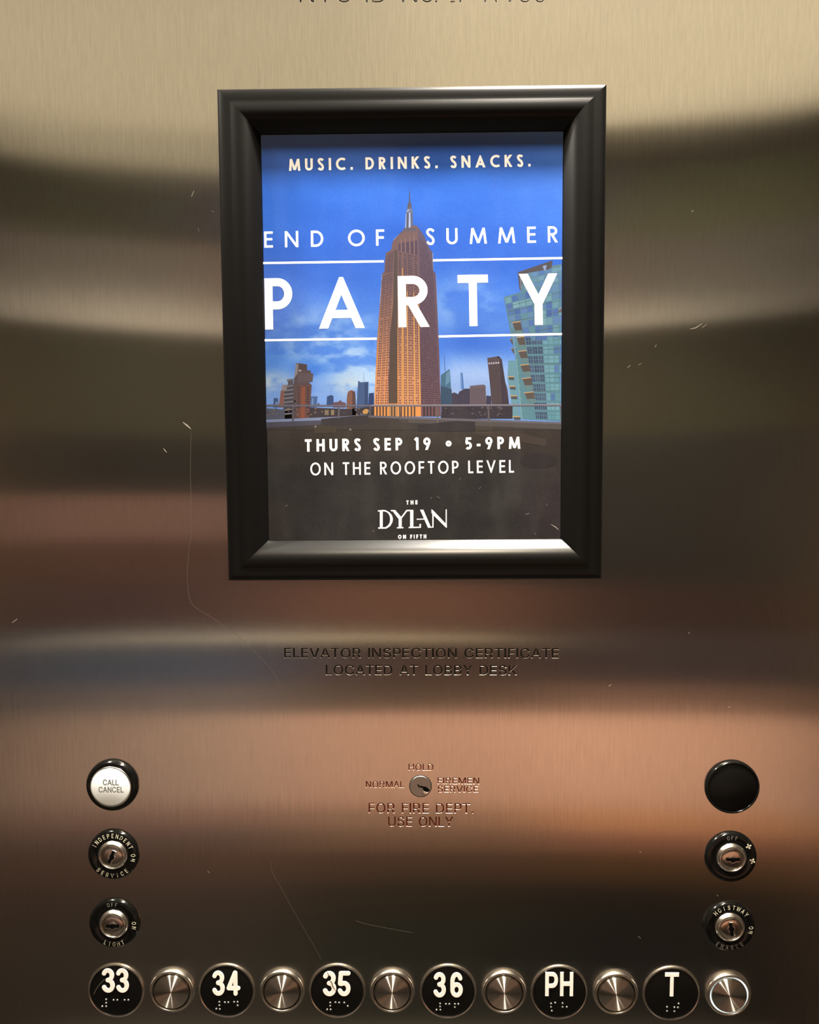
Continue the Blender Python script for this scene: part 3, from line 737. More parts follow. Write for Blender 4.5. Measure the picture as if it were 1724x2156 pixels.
gb.poly([z4(1066, 1212), z4(1150, 1215), z4(1215, 1840), z4(1110, 1830), z4(1085, 1560), z4(1055, 1400)], (112, 164, 180), 3)
# upper face: big panes
q = [z4(1022, 545), z4(1672, 365), z4(1664, 1000), z4(1120, 1000)]
for j in range(7):
    for i in range(9):
        c = rnd.choice([(84, 126, 190), (92, 134, 190), (104, 156, 176), (96, 142, 184), (78, 116, 184), (120, 172, 188)])
        gb.poly(cell(q, (i + .06) / 9, (i + .94) / 9, (j + .05) / 7, (j + .93) / 7), jit(c, 9), 4)
q2 = [z4(1240, 280), z4(1674, 200), z4(1672, 350), z4(1230, 470)]
for j in range(3):
    for i in range(6): gb.poly(cell(q2, (i + .05) / 6, (i + .95) / 6, (j + .08) / 3, (j + .92) / 3), jit(rnd.choice([(86, 130, 190), (110, 160, 186), (96, 142, 188)]), 9), 4)
q3 = [z4(1245, 960), z4(1666, 950), z4(1655, 1860), z4(1360, 1850)]
for j in range(9):
    for i in range(7):
        c = (110, 168, 186) if i > 2 else (66, 88, 122)
        if i > 3 and rnd.random() < .2: c = (92, 132, 190)
        gb.poly(cell(q3, (i + .07) / 7, (i + .93) / 7, (j + .08) / 9, (j + .84) / 9), jit(c, 10), 4)
        if i <= 2:
            a, b = bil(q3, (i + .5) / 7, (j + .08) / 9), bil(q3, (i + .5) / 7, (j + .84) / 9); gb.line(a, b, .6, (118, 160, 168), 5)
            a, b = bil(q3, (i + .07) / 7, (j + .45) / 9), bil(q3, (i + .93) / 7, (j + .45) / 9); gb.line(a, b, .6, (118, 160, 168), 5)
        else:
            a, b = bil(q3, (i + .07) / 7, (j + .4) / 9), bil(q3, (i + .93) / 7, (j + .4) / 9); gb.line(a, b, .7, (92, 120, 112), 5)
# floor lines
for (x0, y0, x1, y1) in [(1040, 640, 1668, 480), (1060, 690, 1668, 570), (1085, 800, 1668, 690), (1350, 900, 1668, 850), (1270, 1105, 1660, 1085), (1290, 1250, 1660, 1238), (1320, 1400, 1655, 1392), (1345, 1545, 1655, 1530), (1100, 905, 1240, 890)]:
    gb.line(z4(x0, y0), z4(x1, y1), 1.0, (82, 108, 104), 5)
# balconies: slab and dark soffit
for (x0, x1, y, hgt) in [(1105, 1195, 800, 150), (1150, 1235, 960, 140), (1168, 1258, 1108, 130), (1190, 1284, 1255, 125), (1210, 1308, 1398, 130), (1232, 1335, 1550, 120)]:
    gb.poly([z4(x0 + 4, y + 8), z4(x1, y - 2), z4(x1 + 22, y + hgt * .75), z4(x0 + 36, y + hgt * .72)], (94, 88, 84), 5)
    gb.poly([z4(x0 + 28, y + hgt * .62), z4(x1 + 20, y + hgt * .58), z4(x1 + 24, y + hgt * .95), z4(x0 + 36, y + hgt * .95)], (104, 142, 146), 6)
    gb.line(z4(x0, y + 8), z4(x1, y - 4), 2.0, (204, 172, 122), 7)
for (x0, x1, y) in [(1055, 1125, 1385), (1068, 1140, 1488), (1078, 1160, 1590), (1108, 1192, 1812)]:
    gb.poly([z4(x0 + 8, y), z4(x1, y), z4(x1 + 4, y + 36), z4(x0 + 22, y + 34)], (84, 90, 96), 5); gb.line(z4(x0, y), z4(x1, y - 2), 2.0, (208, 178, 122), 7)
for (x0, x1, y) in [(1078, 1110, 985), (1092, 1125, 1085)]:
    gb.poly([z4(x0, y), z4(x1, y), z4(x1 + 6, y + 60), z4(x0 + 26, y + 50)], (92, 92, 98), 4); gb.line(z4(x0, y), z4(x1 - 5, y - 4), 1.4, (190, 160, 120), 6)
gb.poly([z4(1100, 900), z4(1130, 960), z4(1215, 1840), z4(1180, 1840), z4(1135, 1180)], (110, 160, 196), 4)
for i in range(12): gb.line(z4(1128 + i * 6, 1000 + i * 68), z4(1150 + i * 6, 1004 + i * 68), 1.2, (140, 186, 180), 5)
gb.line(z4(1150, 1200), z4(1210, 1830), 1.2, (132, 190, 160), 5)
gb.poly([z4(1610, 668), z4(1668, 648), z4(1668, 700), z4(1600, 700)], (112, 100, 96), 6); gb.line(z4(1610, 668), z4(1668, 650), 1.6, (206, 178, 134), 7)
# printed picture stops at the sheet's edge: keep the block inside the opening
gb.V = [(min(x, pw - 0.0002), y, z) for x, y, z in gb.V]
gb.build('printed_glass_building')

# ------------------------------------------------------------------ stroke lettering (geometric sans)
def arc(cx, cy, rx, ry, a0, a1, n=20): return [(cx + rx * math.cos(math.radians(a0 + (a1 - a0) * i / n)), cy + ry * math.sin(math.radians(a0 + (a1 - a0) * i / n))) for i in range(n + 1)]
def glyph(ch, w, cond=1.0):
    """strokes (centre lines, half width w, cap height 1) and width"""
    if ch == 'E': W_ = .50; s = [[(w, 0), (w, 1)], [(w, 1 - w), (W_, 1 - w)], [(w, .52), (W_ * .94, .52)], [(w, w), (W_, w)]]
    elif ch == 'F': W_ = .47; s = [[(w, 0), (w, 1)], [(w, 1 - w), (W_, 1 - w)], [(w, .5), (W_ * .95, .5)]]
    elif ch == 'L': W_ = .42; s = [[(w, 0), (w, 1)], [(w, w), (W_, w)]]
    elif ch == 'T': W_ = .55; s = [[(W_ / 2, 0), (W_ / 2, 1)], [(0, 1 - w), (W_, 1 - w)]]
    elif ch == 'H': W_ = .66; s = [[(w, 0), (w, 1)], [(W_ - w, 0), (W_ - w, 1)], [(w, .53), (W_ - w, .53)]]
    elif ch == 'I': W_ = 2 * w; s = [[(w, 0), (w, 1)]]
    elif ch == 'N': W_ = .74; s = [[(w, 0), (w, 1)], [(W_ - w, 0), (W_ - w, 1)], [(w * 1.1, 1 - w * .4), (W_ - w * 1.1, w * .4)]]
    elif ch == 'M': W_ = .92; s = [[(w * .9, 0), (.165, 1 - w * .2)], [(.165, 1 - w * .6), (W_ / 2, w * .6)], [(W_ / 2, w * .6), (W_ - .165, 1 - w * .6)], [(W_ - .165, 1 - w * .2), (W_ - w * .9, 0)]]
    elif ch in 'AV':
        W_ = .84 if ch == 'A' else .78; e = w * .45; hx = w * math.hypot(1, W_ / 2 - e); yi = (W_ / 2 - 2 * hx) / (W_ / 2 - e)
        q = [(0, 0), (2 * hx, 0), (W_ / 2, yi), (W_ / 2, 1), (W_ / 2 - e, 1)]; q2 = [(W_ - x, y) for x, y in q]
        if ch == 'V': q, q2 = [(x, 1 - y) for x, y in q], [(x, 1 - y) for x, y in q2]
        s = [('poly', q), ('poly', q2)] + ([[(.2, .28), (W_ - .2, .28)]] if ch == 'A' else [])
    elif ch == 'Y': W_ = .74; s = [[(w * 1.18, 1), (W_ / 2, .42)], [(W_ - w * 1.18, 1), (W_ / 2, .42)], [(W_ / 2, .46), (W_ / 2, 0)]]
    elif ch == 'K': W_ = .62; s = [[(w, 0), (w, 1)], [(W_ - w, 1), (w * 1.2, .47)], [(w * 2.2, .56), (W_ - w * .9, 0)]]
    elif ch == 'D': W_ = .70; s = [[(w, 0), (w, 1)], [(w, 1 - w)] + arc(.28, .5, W_ - .28 - w, .5 - w, 90, -90, 24) + [(w, w)]]
    elif ch == 'P': W_ = .54; s = [[(w, 0), (w, 1)], [(w, 1 - w)] + arc(W_ - .29, .695, .29 - w, .305 - w, 90, -90, 20) + [(w, .39 + w)]]
    elif ch == 'R': W_ = .58; s = [[(w, 0), (w, 1)], [(w, 1 - w)] + arc(W_ - .31, .715, .28 - w, .285 - w, 90, -90, 20) + [(w, .43 + w)], [(W_ * .44, .46), (W_ - w * 1.15, 0)]]
    elif ch in 'O0': W_ = 1.0 * cond; s = [arc(W_ / 2, .5, W_ / 2 - w, .515 - w, 0, 360, 44)]
    elif ch == 'C': W_ = .78; s = [arc(.5, .5, .5 - w, .515 - w, 52, 308, 32)]
    elif ch == 'U': W_ = .64; s = [[(w, 1)] + arc(W_ / 2, W_ / 2 - .0, W_ / 2 - w, W_ / 2 - w, 180, 360, 20) + [(W_ - w, 1)]]
    elif ch == 'S':
        W_ = .52; r = .5 * (.56 - w * 2) / 2 + .0; ru = .225 - w * .55; rl = .27 - w * .55
        cu, cl_ = 1.01 - w - ru, -.01 + w + rl
        s = [smooth_path([(W_ - w * .7, .82), (W_ / 2 + ru * .45, 1.0 - w), (W_ / 2 - ru * .5, 1.0 - w), (w * 1.05, .78), (W_ / 2 - ru * .35, .575), (W_ / 2 + rl * .35, .465), (W_ - w, .27), (W_ / 2 + rl * .45, w * .98), (W_ / 2 - rl * .35, w * .98), (w * .8, .2)], 6)]
    elif ch == 'G': W_ = .9; s = [arc(.5, .5, .5 - w, .515 - w, 45, 355, 32), [(.52, .5 - w * .1), (.98 - w * .2, .5 - w * .1)]]
    elif ch == '1': W_ = .3; s = [[(W_ - w, 0), (W_ - w, 1)], [(0.0, .80), (W_ - w, .985)]]
    elif ch == '9': W_ = .58; s = [arc(W_ / 2, .68, W_ / 2 - w, .32 - w, 0, 360, 30), [(W_ - w * 1.05, .62), (W_ * .42, 0)]]
    elif ch == '5': W_ = .56; s = [[(W_ * .92, 1 - w), (W_ * .3, 1 - w), (W_ * .22, .58)] , [(W_ * .2, .585)] + arc(W_ / 2 - .03, .325, W_ / 2 + .03 - w, .325 - w, 118, -128, 26)]
    elif ch == '-': W_ = .3; s = [[(0, .36), (W_, .36)]]
    elif ch == '.': W_ = 2.3 * w; s = [[(W_ / 2, 0), (W_ / 2, 2.3 * w)]]
    elif ch == 'o': W_ = .42; s = [arc(W_ / 2, .52, W_ / 2 - w * .55, W_ / 2 - w * .55, 0, 360, 26)]
    return s, W_
def strip(pts, w):
    """thick polyline with mitred joins -> quads"""
    closed = math.hypot(pts[0][0] - pts[-1][0], pts[0][1] - pts[-1][1]) < 1e-6
    if closed: pts = pts[:-1]
    n = len(pts); L, R = [], []
    if n == 2 and not closed:
        (x0, y0), (x1, y1) = pts
        if abs(x1 - x0) > .03 and abs(y1 - y0) > .3:             # a slanting stem is cut level
            hx = w * math.hypot(x1 - x0, y1 - y0) / abs(y1 - y0); return [[(x0 - hx, y0), (x0 + hx, y0), (x1 + hx, y1), (x1 - hx, y1)]]
    for i in range(n):
        a = pts[i - 1] if (i or closed) else pts[i]; b = pts[i]; c = pts[(i + 1) % n] if (i < n - 1 or closed) else pts[i]
        d1 = (b[0] - a[0], b[1] - a[1]); d2 = (c[0] - b[0], c[1] - b[1])
        if d1 == (0, 0): d1 = d2
        if d2 == (0, 0): d2 = d1
        l1, l2 = math.hypot(*d1), math.hypot(*d2)
        n1 = (-d1[1] / l1, d1[0] / l1); n2 = (-d2[1] / l2, d2[0] / l2)
        mx, my = n1[0] + n2[0], n1[1] + n2[1]; k = 2 * w / max(mx * mx + my * my, .7)
        L.append((b[0] + mx * k, b[1] + my * k)); R.append((b[0] - mx * k, b[1] - my * k))
    Q = []
    for i in range(n if closed else n - 1): j = (i + 1) % n; Q.append([L[i], L[j], R[j], R[i]])
    return Q
def text_line(name, body, p0, p1, cap, wt, k, hs=1.0, places=None, cond=1.0):
    """p0, p1: baseline ends (pixels); cap: cap height in pixels; places: explicit (left, right) of every letter"""
    ux, uy = p1[0] - p0[0], p1[1] - p0[1]; L = math.hypot(ux, uy); ux /= L; uy /= L
    vx, vy = uy, -ux
    # keep verticals upright as in the photo
    P = Print(); items = []
    if places:
        for ch, (a, b) in zip(body.replace(' ', ''), places): items.append((ch, a - p0[0], b - a))
    else:
        nat = [(ch, glyph(ch, wt, cond)[1] * cap * hs if ch != ' ' else 0) for ch in body]
        gaps = sum(2.6 if (c == ' ') else 0 for c, _ in nat) + (len(body) - 1 - 2 * body.count(' '))
        gp = (L - sum(w_ for _, w_ in nat)) / gaps; x = 0
        for i, (ch, w_) in enumerate(nat):
            if ch == ' ': x += 2.6 * gp - gp; continue
            items.append((ch, x, w_)); x += w_ + gp
    for ch, x, w_ in items:
        if places and len(places) > 1: P = Print()
        st, W_ = glyph(ch, wt, cond); f = w_ / (W_ * cap)
        for s in st:
            po = s[0] == 'poly'; s = s[1] if po else s
            s = [(a * f, b) for a, b in s] if abs(f - 1) > .02 else s
            for qd in ([s] if po else strip(s, wt)):
                P.poly([(p0[0] + ux * (x + a * cap) + vx * b * cap, p0[1] + uy * (x + a * cap) + vy * b * cap) for a, b in qd], (255, 255, 255), k)
        if places and len(places) > 1: P.build('printed_letter', M['white_ink'])
    if not (places and len(places) > 1): P.build(name, M['white_ink'])

def plc(z, off=440): return [(off + a / 2.0047, off + b / 2.0047) for a, b in z]
LT = 'printed_lettering'
text_line(LT, 'END OF SUMMER', (556.2, 521.6), (1174.8, 510.2), 34, .072, 8,
          places=plc([(233, 270), (320, 378), (430, 483), (587, 658), (705, 740), (917, 952), (1002, 1050), (1100, 1173), (1220, 1293), (1343, 1380), (1430, 1473)]))
for a, b in (((546.5, 554), (808, 550.2)), ((910, 548.2), (1192, 543.2)), ((548, 716.5), (793, 713)), ((923, 708.4), (1190, 703.2))):
    ru = Print(); ru.line(a, b, 4.6, (255, 255, 255), 8); ru.build('printed_rule', M['white_ink'])

# ------------------------------------------------------------------ printed tower
tw = Print()
def z5(x, y): return (760 + x / 7.836, 380 + y / 7.836)
TK = 10
STONE_T, STONE_B = (124, 100, 100), (236, 162, 90)
# spire
tw.line(z5(799, 112), z5(800, 230), .6, (74, 92, 130), TK, 1.4); tw.line(z5(800, 215), z5(802, 350), 1.8, (88, 90, 106), TK, 2.8)
tw.poly([z5(792, 340), z5(812, 340), z5(826, 385), z5(836, 430), z5(760, 430), z5(776, 385)], (92, 92, 104), TK)
tw.poly([z5(764, 428), z5(834, 428), z5(832, 462), z5(766, 462)], (104, 98, 102), TK)
tw.poly([z5(766, 462), z5(834, 462), z5(852, 490), z5(852, 530), z5(745, 530), z5(748, 490)], (112, 124, 150), TK); tw.poly([z5(752, 500), z5(800, 478), z5(800, 492), z5(752, 520)], (176, 192, 222), TK + 1)
tw.poly([z5(748, 528), z5(852, 528), z5(862, 780), z5(728, 790)], (98, 112, 142), TK); tw.poly([z5(790, 530), z5(812, 530), z5(818, 770), z5(785, 780)], (186, 204, 240), TK + 1)
tw.poly([z5(738, 560), z5(750, 540), z5(745, 780), z5(728, 785)], (170, 190, 228), TK + 1); tw.poly([z5(758, 545), z5(785, 540), z5(780, 780), z5(755, 785)], (86, 92, 112), TK + 1)
tw.poly([z5(680, 840), z5(722, 775), z5(790, 775), z5(870, 740), z5(910, 740), z5(910, 840)], (104, 98, 112), TK)
# crown and shaft, sunlit front
def shade(py): return mixc(STONE_T, STONE_B, max(0, min(1, (py - 590) / 210)))
front = [z5(640, 872), z5(720, 800), z5(870, 742), z5(905, 740), z5(938, 770), z5(950, 1250), (881.6, 600), (883.5, 720), (886, 852), (886.3, 877), (788, 877), (787.8, 852), (793.5, 720), (799.6, 640), z5(345, 1545), z5(385, 1500), z5(395, 1330), z5(410, 1196), z5(500, 1142), z5(505, 1080), z5(525, 1000), z5(550, 970)]
# split the front in horizontal slices so the sun's warm tone can grow downwards, as printed
def slices(poly, y0, y1, n, colf, k):
    for i in range(n):
        a, b = y0 + (y1 - y0) * i / n, y0 + (y1 - y0) * (i + 1) / n
        def clip(pts, f):
            out = []
            for j in range(len(pts)):
                p, q_ = pts[j], pts[(j + 1) % len(pts)]; fp, fq = f(p), f(q_)
                if fp >= 0: out.append(p)
                if fp * fq < 0: s = fp / (fp - fq); out.append((p[0] + (q_[0] - p[0]) * s, p[1] + (q_[1] - p[1]) * s))
            return out
        pp = clip(clip(poly, lambda p: p[1] - a), lambda p: b - p[1])
        if len(pp) > 2: tw.poly(pp, colf((a + b) / 2), k)
slices(front, 470, 880, 41, shade, TK)
side_ = [z5(938, 770), z5(985, 830), z5(1045, 920), z5(1090, 1040), z5(1130, 1120), z5(1176, 1182), z5(1182, 1330), z5(1192, 1490), z5(1232, 1542), (920, 640), (924.5, 740), (927.8, 850), (928, 877), (886.3, 877), (886, 852), (883.5, 720), (881.6, 600), z5(950, 1250)]
slices(side_, 474, 880, 20, lambda y: mixc((104, 92, 116), (118, 86, 92), (y - 474) / 400), TK + 1)
rec = [z5(548, 1142), z5(600, 1142), (836.6, 640), (836.3, 720), (836.8, 851), (817.5, 851), (819, 720), (827.6, 640)]
slices(rec, 520, 852, 6, lambda y: mixc((92, 84, 84), (92, 76, 66), (y - 520) / 330), TK + 1)
# windows, three faces
def windows(q, cols, rows, colf, k, fw_=.56, fh_=.5, skip=None):
    for i in range(cols):
        for j in range(0, rows, 4):
            c = cell(q, (i + .14) / cols, (i + .86) / cols, j / rows, min(1, (j + 4) / rows)); tw.poly(c, mixc((112, 94, 104), (206, 150, 132), max(0, min(1, (c[0][1] - 560) / 230))) if k == TK + 2 and fw_ < .59 else (104, 86, 100), k - .5)
    for j in range(rows):
        for i in range(cols):
            if skip and skip(i, j): continue
            u0 = (i + .5 - fw_ / 2) / cols; v0 = (j + .25) / rows
            c = cell(q, u0, u0 + fw_ / cols, v0, v0 + fh_ / rows); tw.poly(c, jit(colf((c[0][1])), 10), k)
dark = lambda y: mixc((78, 66, 84), (92, 58, 52), max(0, min(1, (y - 560) / 250)))
qL = [(804.5, 582), (826.5, 574), (818, 851), (788.5, 851)]
for a, b in ((.05, .33), (.38, .66), (.71, .97)): windows([bil(qL, a, 0), bil(qL, b, 0), bil(qL, b, 1), bil(qL, a, 1)], 2 if a < .1 or a > .7 else 3, 52, dark, TK + 2)
qLu = [(813, 538), (828, 528), (827, 572), (809.5, 575)]
for a, b in ((.05, .25), (.34, .66), (.74, .95)): windows([bil(qLu, a, 0), bil(qLu, b, 0), bil(qLu, b, 1), bil(qLu, a, 1)], 2, 10, dark, TK + 2, .6, .55)
qF = [(838, 530), (880.6, 540), (885, 851), (837.5, 851)]
for a, b, nc in ((.02, .16, 2), (.27, .42, 2), (.47, .72, 3), (.79, .95, 2)): windows([bil(qF, a, 0), bil(qF, b, 0), bil(qF, b, 1), bil(qF, a, 1)], nc, 60, dark, TK + 2)
for a in (.215, .445, .755, .975): tw.line(bil(qF, a, .25), bil(qF, a, 1), 1.6, (220, 168, 100), TK + 2, 2.8)
tw.line(bil(qF, .215, .1), bil(qF, .215, 1), 2.4, (208, 152, 88), TK + 2, 4.6)
qFu = [(838, 512), (880, 504), (880.6, 538), (838, 528)]
for a, b in ((.02, .14), (.2, .34), (.4, .56), (.62, .78), (.84, .96)):
    c = [bil(qFu, a, .05), bil(qFu, b, .05), bil(qFu, b, 1), bil(qFu, a, 1)]; tw.poly(c, (92, 76, 96), TK + 2)
for a in (.15, .36, .58, .8): tw.line(bil(qFu, a, -.35), bil(qFu, a, 1), 1.1, (164, 132, 122), TK + 3)
qS = [(883, 545), (911, 570), (927, 851), (887, 851)]
windows(qS, 11, 62, lambda y: mixc((72, 64, 88), (74, 50, 62), max(0, min(1, (y - 560) / 290))), TK + 2, .6, .5)
qS2 = [(882, 500), (897, 515), (910.5, 568), (882.8, 543)]
windows(qS2, 8, 12, lambda y: (78, 70, 92), TK + 2, .6, .5)
tw.rect(818, 849.5, 837, 877, (196, 146, 92), TK + 2)
for x in (792, 798.5, 805, 811.5, 823, 829, 843, 850, 857, 864.5, 871): tw.rect(x, 856, x + 3.2, 877, (88, 70, 62), TK + 3)
for x in (891, 898, 905, 912, 919): tw.rect(x, 855, x + 3.4, 877, (66, 52, 60), TK + 3)
# pale halo of the cut-out along the tower's edge
for a, b in ((z5(1255, 2037), z5(1232, 1545)), (z5(1190, 1490), z5(1180, 1190)), (z5(310, 2037), z5(345, 1550)), (z5(540, 975), z5(690, 830))): tw.line(a, b, .9, (170, 190, 235), TK)
tw.build('printed_tower')

# terrace with its rail, in front of the city
te = Print(); K = 14
te.poly([(550.5, 887), (700, 881), (772.7, 874.5), (860, 878), (1000, 882), (1184, 889.5), (1184, 905), (550.5, 905)], (78, 72, 66), K)
te.poly([(550.8, 884), (702, 878), (772.7, 873.5), (772.7, 878), (702, 884), (550.8, 889.5)], (160, 178, 214), K + 1)
te.poly([(550.8, 889.5), (702, 884), (775, 878), (775, 886), (676, 894), (551, 901)], (96, 96, 110), K + 1)
te.poly([(676, 882), (740, 876), (775, 874), (778, 892), (700, 897), (676, 894)], (72, 68, 70), K + 2)
te.poly([(775, 874.5), (1184, 889), (1184, 893), (860, 882), (775, 879)], (128, 124, 132), K + 1)
te.poly([(860, 882), (1184, 893), (1184, 904), (860, 890)], (104, 98, 94), K + 1)
te.poly([(879, 895), (960, 886), (1000, 888), (1000, 908), (880, 908)], (64, 60, 62), K + 2)
te.poly([(840, 880), (960, 884), (960, 890), (840, 889)], (86, 80, 76), K + 1)
te.poly([(551.8, 851.8), (780.6, 852.6), (1183.5, 851.4), (1183.5, 855.2), (780.6, 856), (551.8, 856)], (132, 130, 142), K + 3)
te.poly([(780.6, 852.2), (1183.5, 851), (1183.5, 852.8), (780.6, 853.8)], (184, 178, 182), K + 4)
for x, y0, y1, w_, c in ((617, 856, 889, 4.2, (112, 108, 116)), (713.6, 856, 881, 3.4, (128, 122, 124)), (779.6, 856, 879, 3.2, (112, 108, 116)), (840.8, 855, 884, 2.8, (112, 106, 104)), (920.3, 855, 890, 3.2, (128, 120, 118)), (1028, 855, 890, 4, (120, 112, 112)), (1181, 855, 892, 3, (120, 116, 120))):
    te.line((x, y0), (x + (1 if x > 840 else -.6), y1), w_, c, K + 3)
te.rect(662, 896, 707, 912, (92, 82, 66), K + 1)
for i in range(4): te.rect(664, 898 + i * 3.6, 705, 899.4 + i * 3.6, (74, 66, 56), K + 2)
for x, y in ((664, 898), (737.5, 904.5)): te.poly([(x + 2.4 * math.cos(i * math.pi / 4), y + 2.4 * math.sin(i * math.pi / 4)) for i in range(8)], (168, 160, 150), K + 3)
te.poly([(1000, 908), (1096, 912), (1150, 925), (1150, 940), (1000, 915)], (82, 72, 64), K)
for i in range(4): te.line((1002, 898 + i * 4), (1036, 899 + i * 4), 1, (112, 98, 84), K + 2)
te.poly([(1094 + 40 * math.cos(i * math.pi / 8) + 40, 970 + 16 * math.sin(i * math.pi / 8)) for i in range(16)], (56, 51, 50), K)
te.poly([(1050, 945), (1090, 950), (1085, 985), (1052, 975)], (60, 55, 54), K)
te.C = [(a * .7, b * .72, c * .78, 1) for a, b, c, _ in te.C]
te.build('printed_terrace')

text_line(LT, 'PARTY', (558.2, 694), (1175.8, 683.4), 108, .0785, 17, places=[(558.2, 616), (671.5, 768), (838.2, 905.5), (964.8, 1028.8), (1092.8, 1176)])
text_line(LT, 'MUSIC. DRINKS. SNACKS.', (608.6, 359.8), (1117.4, 350.6), 25.6, .098, 17)
text_line(LT, 'THURS SEP 19', (642, 951), (906.5, 947), 26, .098, 17)
text_line('printed_rule', 'o', (939.5, 946.5), (949.5, 946.3), 24, .10, 17, places=[(939.5, 949.6)])
text_line(LT, '5-9PM', (979, 946.6), (1095, 944.6), 25.6, .098, 17)
text_line(LT, 'ON THE ROOFTOP LEVEL', (653.5, 1000.8), (1082, 995), 26.4, .066, 17, hs=.93, cond=.88)
text_line(LT, 'THE', (855.5, 1062.4), (879, 1061.8), 8.6, .115, 17, hs=1.05)
text_line(LT, 'ON FIFTH', (838, 1134.6), (897.4, 1133.6), 8.4, .115, 17, cond=.85)
dy = Print()
def z7(x, y): return (770 + x / 8.62, 1040 + y / 8.62)
def dp(*pts): dy.poly([z7(*p) for p in pts], (255, 255, 255), 17)
dp((220, 300), (310, 290), (310, 314), (222, 320)); dp((256, 300), (306, 300), (306, 615), (256, 615)); dp((225, 608), (310, 605), (310, 630), (225, 630))
ou = [(305, 290), (360, 295), (430, 335), (475, 390), (492, 455), (480, 520), (440, 585), (372, 628), (305, 630)]; inn = [(305, 314), (350, 318), (402, 345), (436, 400), (442, 455), (438, 512), (412, 560), (362, 602), (305, 606)]
for i in range(8): dp(ou[i], ou[i + 1], inn[i + 1], inn[i])
dp((455, 292), (532, 292), (540, 312), (455, 312)); dp((478, 300), (532, 292), (660, 440), (597, 455)); dp((632, 430), (650, 445), (762, 300), (735, 292)); dp((735, 290), (862, 290), (862, 312), (750, 312))
dp((597, 440), (650, 430), (650, 610), (597, 610)); dp((565, 605), (682, 602), (682, 622), (565, 624))
dp((806, 290), (862, 290), (862, 612), (806, 612)); dp((780, 598), (1000, 594), (1000, 614), (780, 620)); dp((974, 545), (1000, 545), (1000, 605), (974, 605))
dp((985, 287), (1044, 287), (1182, 606), (1130, 614)); dp((925, 451), (1062, 447), (1066, 464), (925, 468)); dp((1130, 596), (1228, 594), (1228, 610), (1132, 614)); dp((1208, 330), (1230, 350), (1228, 610), (1208, 610))
dp((1192, 278), (1222, 300), (1470, 560), (1470, 614), (1450, 604), (1215, 372), (1194, 345)); dp((1450, 282), (1468, 280), (1468, 600), (1450, 600))
dy.build(LT, M['white_ink'])

# clear cover over the poster
cv = mesh_obj('clear_cover', [(-pw, -0.0019, -ph), (pw, -0.0019, -ph), (pw, -0.0019, ph), (-pw, -0.0019, ph)], [(0, 1, 2, 3)], M['clear'], FR)
def cover_scratch(pix, wd):
    V, F = ribbon([W(a, b, 0.00195) for a, b in pix], wd * .8, 0.0)
    V = [(toloc(v)[0], -0.00195, toloc(v)[1]) for v in V]
    mesh_obj('scratch', V, F, M['scratch'], cv)
for pix, wd in [([(1160, 1104), (1170, 1110), (1176, 1116)], .0006), ([(1106, 1083), (1114, 1081)], .0005), ([(1009, 1029), (1012, 1025)], .0003), ([(905, 1050), (910, 1047)], .0003), ([(920, 1045), (926, 1049)], .0003), ([(784, 1117), (788, 1120)], .0004), ([(1125, 1122), (1128, 1126)], .0003), ([(600, 1066), (606, 1063)], .0003), ([(966, 1010), (971, 1006)], .0003), ([(1150, 1065), (1153, 1061)], .0003)]:
    cover_scratch(pix, wd)

# ------------------------------------------------------------------ floor number plates and push buttons
SX = 0.0808
def R2(cx, cz): return lambda x, z: (x - cx, z - cz)
PLATES = [('33', 244.2, 2085.2, [(214.5, 240), (244.7, 269.8)], 2040, 2090.5, [(218, 362), (218, 387), (218, 412), (190, 412), (272, 366), (299, 366), (352, 366), (379, 366)], (160, 3.448)),
          ('34', 477.2, 2085.5, [(447, 472), (477, 505)], 2045, 2097, [(1040, 380), (1040, 405), (1043, 432), (1018, 430), (1080, 383), (1105, 383), (1147, 380), (1172, 380), (1172, 405)], (160, 3.448)),
          ('35', 709.8, 2085.9, [(679.7, 707.3), (711, 737.7)], 2045.8, 2098, [(190, 385), (190, 408), (193, 435), (168, 435), (228, 383), (255, 385), (292, 385), (317, 410)], (640, 3.448)),
          ('36', 943.4, 2087.0, [(912.6, 938.7), (948, 974.4)], 2048.4, 2100.6, [(988, 392), (988, 414), (990, 437), (962, 437), (1030, 395), (1055, 395), (1095, 395), (1095, 418), (1120, 395)], (640, 3.448)),
          ('PH', 1177.2, 2089.0, [(1147.7, 1175), (1179, 1207.2)], 2047.7, 2098, [(185, 350), (185, 372), (190, 397), (212, 345), (260, 348), (260, 372), (287, 372)], (1100, 3.0786)),
          ('T', 1413.2, 2091.4, [(1399.5, 1429.7)], 2048.7, 2098.4, [(937, 372), (937, 398), (985, 374), (985, 400), (1012, 350), (1008, 375)], (1100, 3.0786))]
DESC = {'33': 'round black floor plate with raised number 33', '34': 'round black floor plate with raised number 34', '35': 'round black floor plate with cracked number 35',
        '36': 'round black floor plate with raised number 36', 'PH': 'round black floor plate with raised letters PH', 'T': 'round black floor plate with raised letter T'}
def digits_polys(ch, l, r, tp, bs, h, c):
    a, b = W(l, bs, h), W(r, tp, h); g = fit(glyph_outlines(ch, 5), a.x - c.x, a.z - c.z, b.x - c.x, b.z - c.z)
    return g
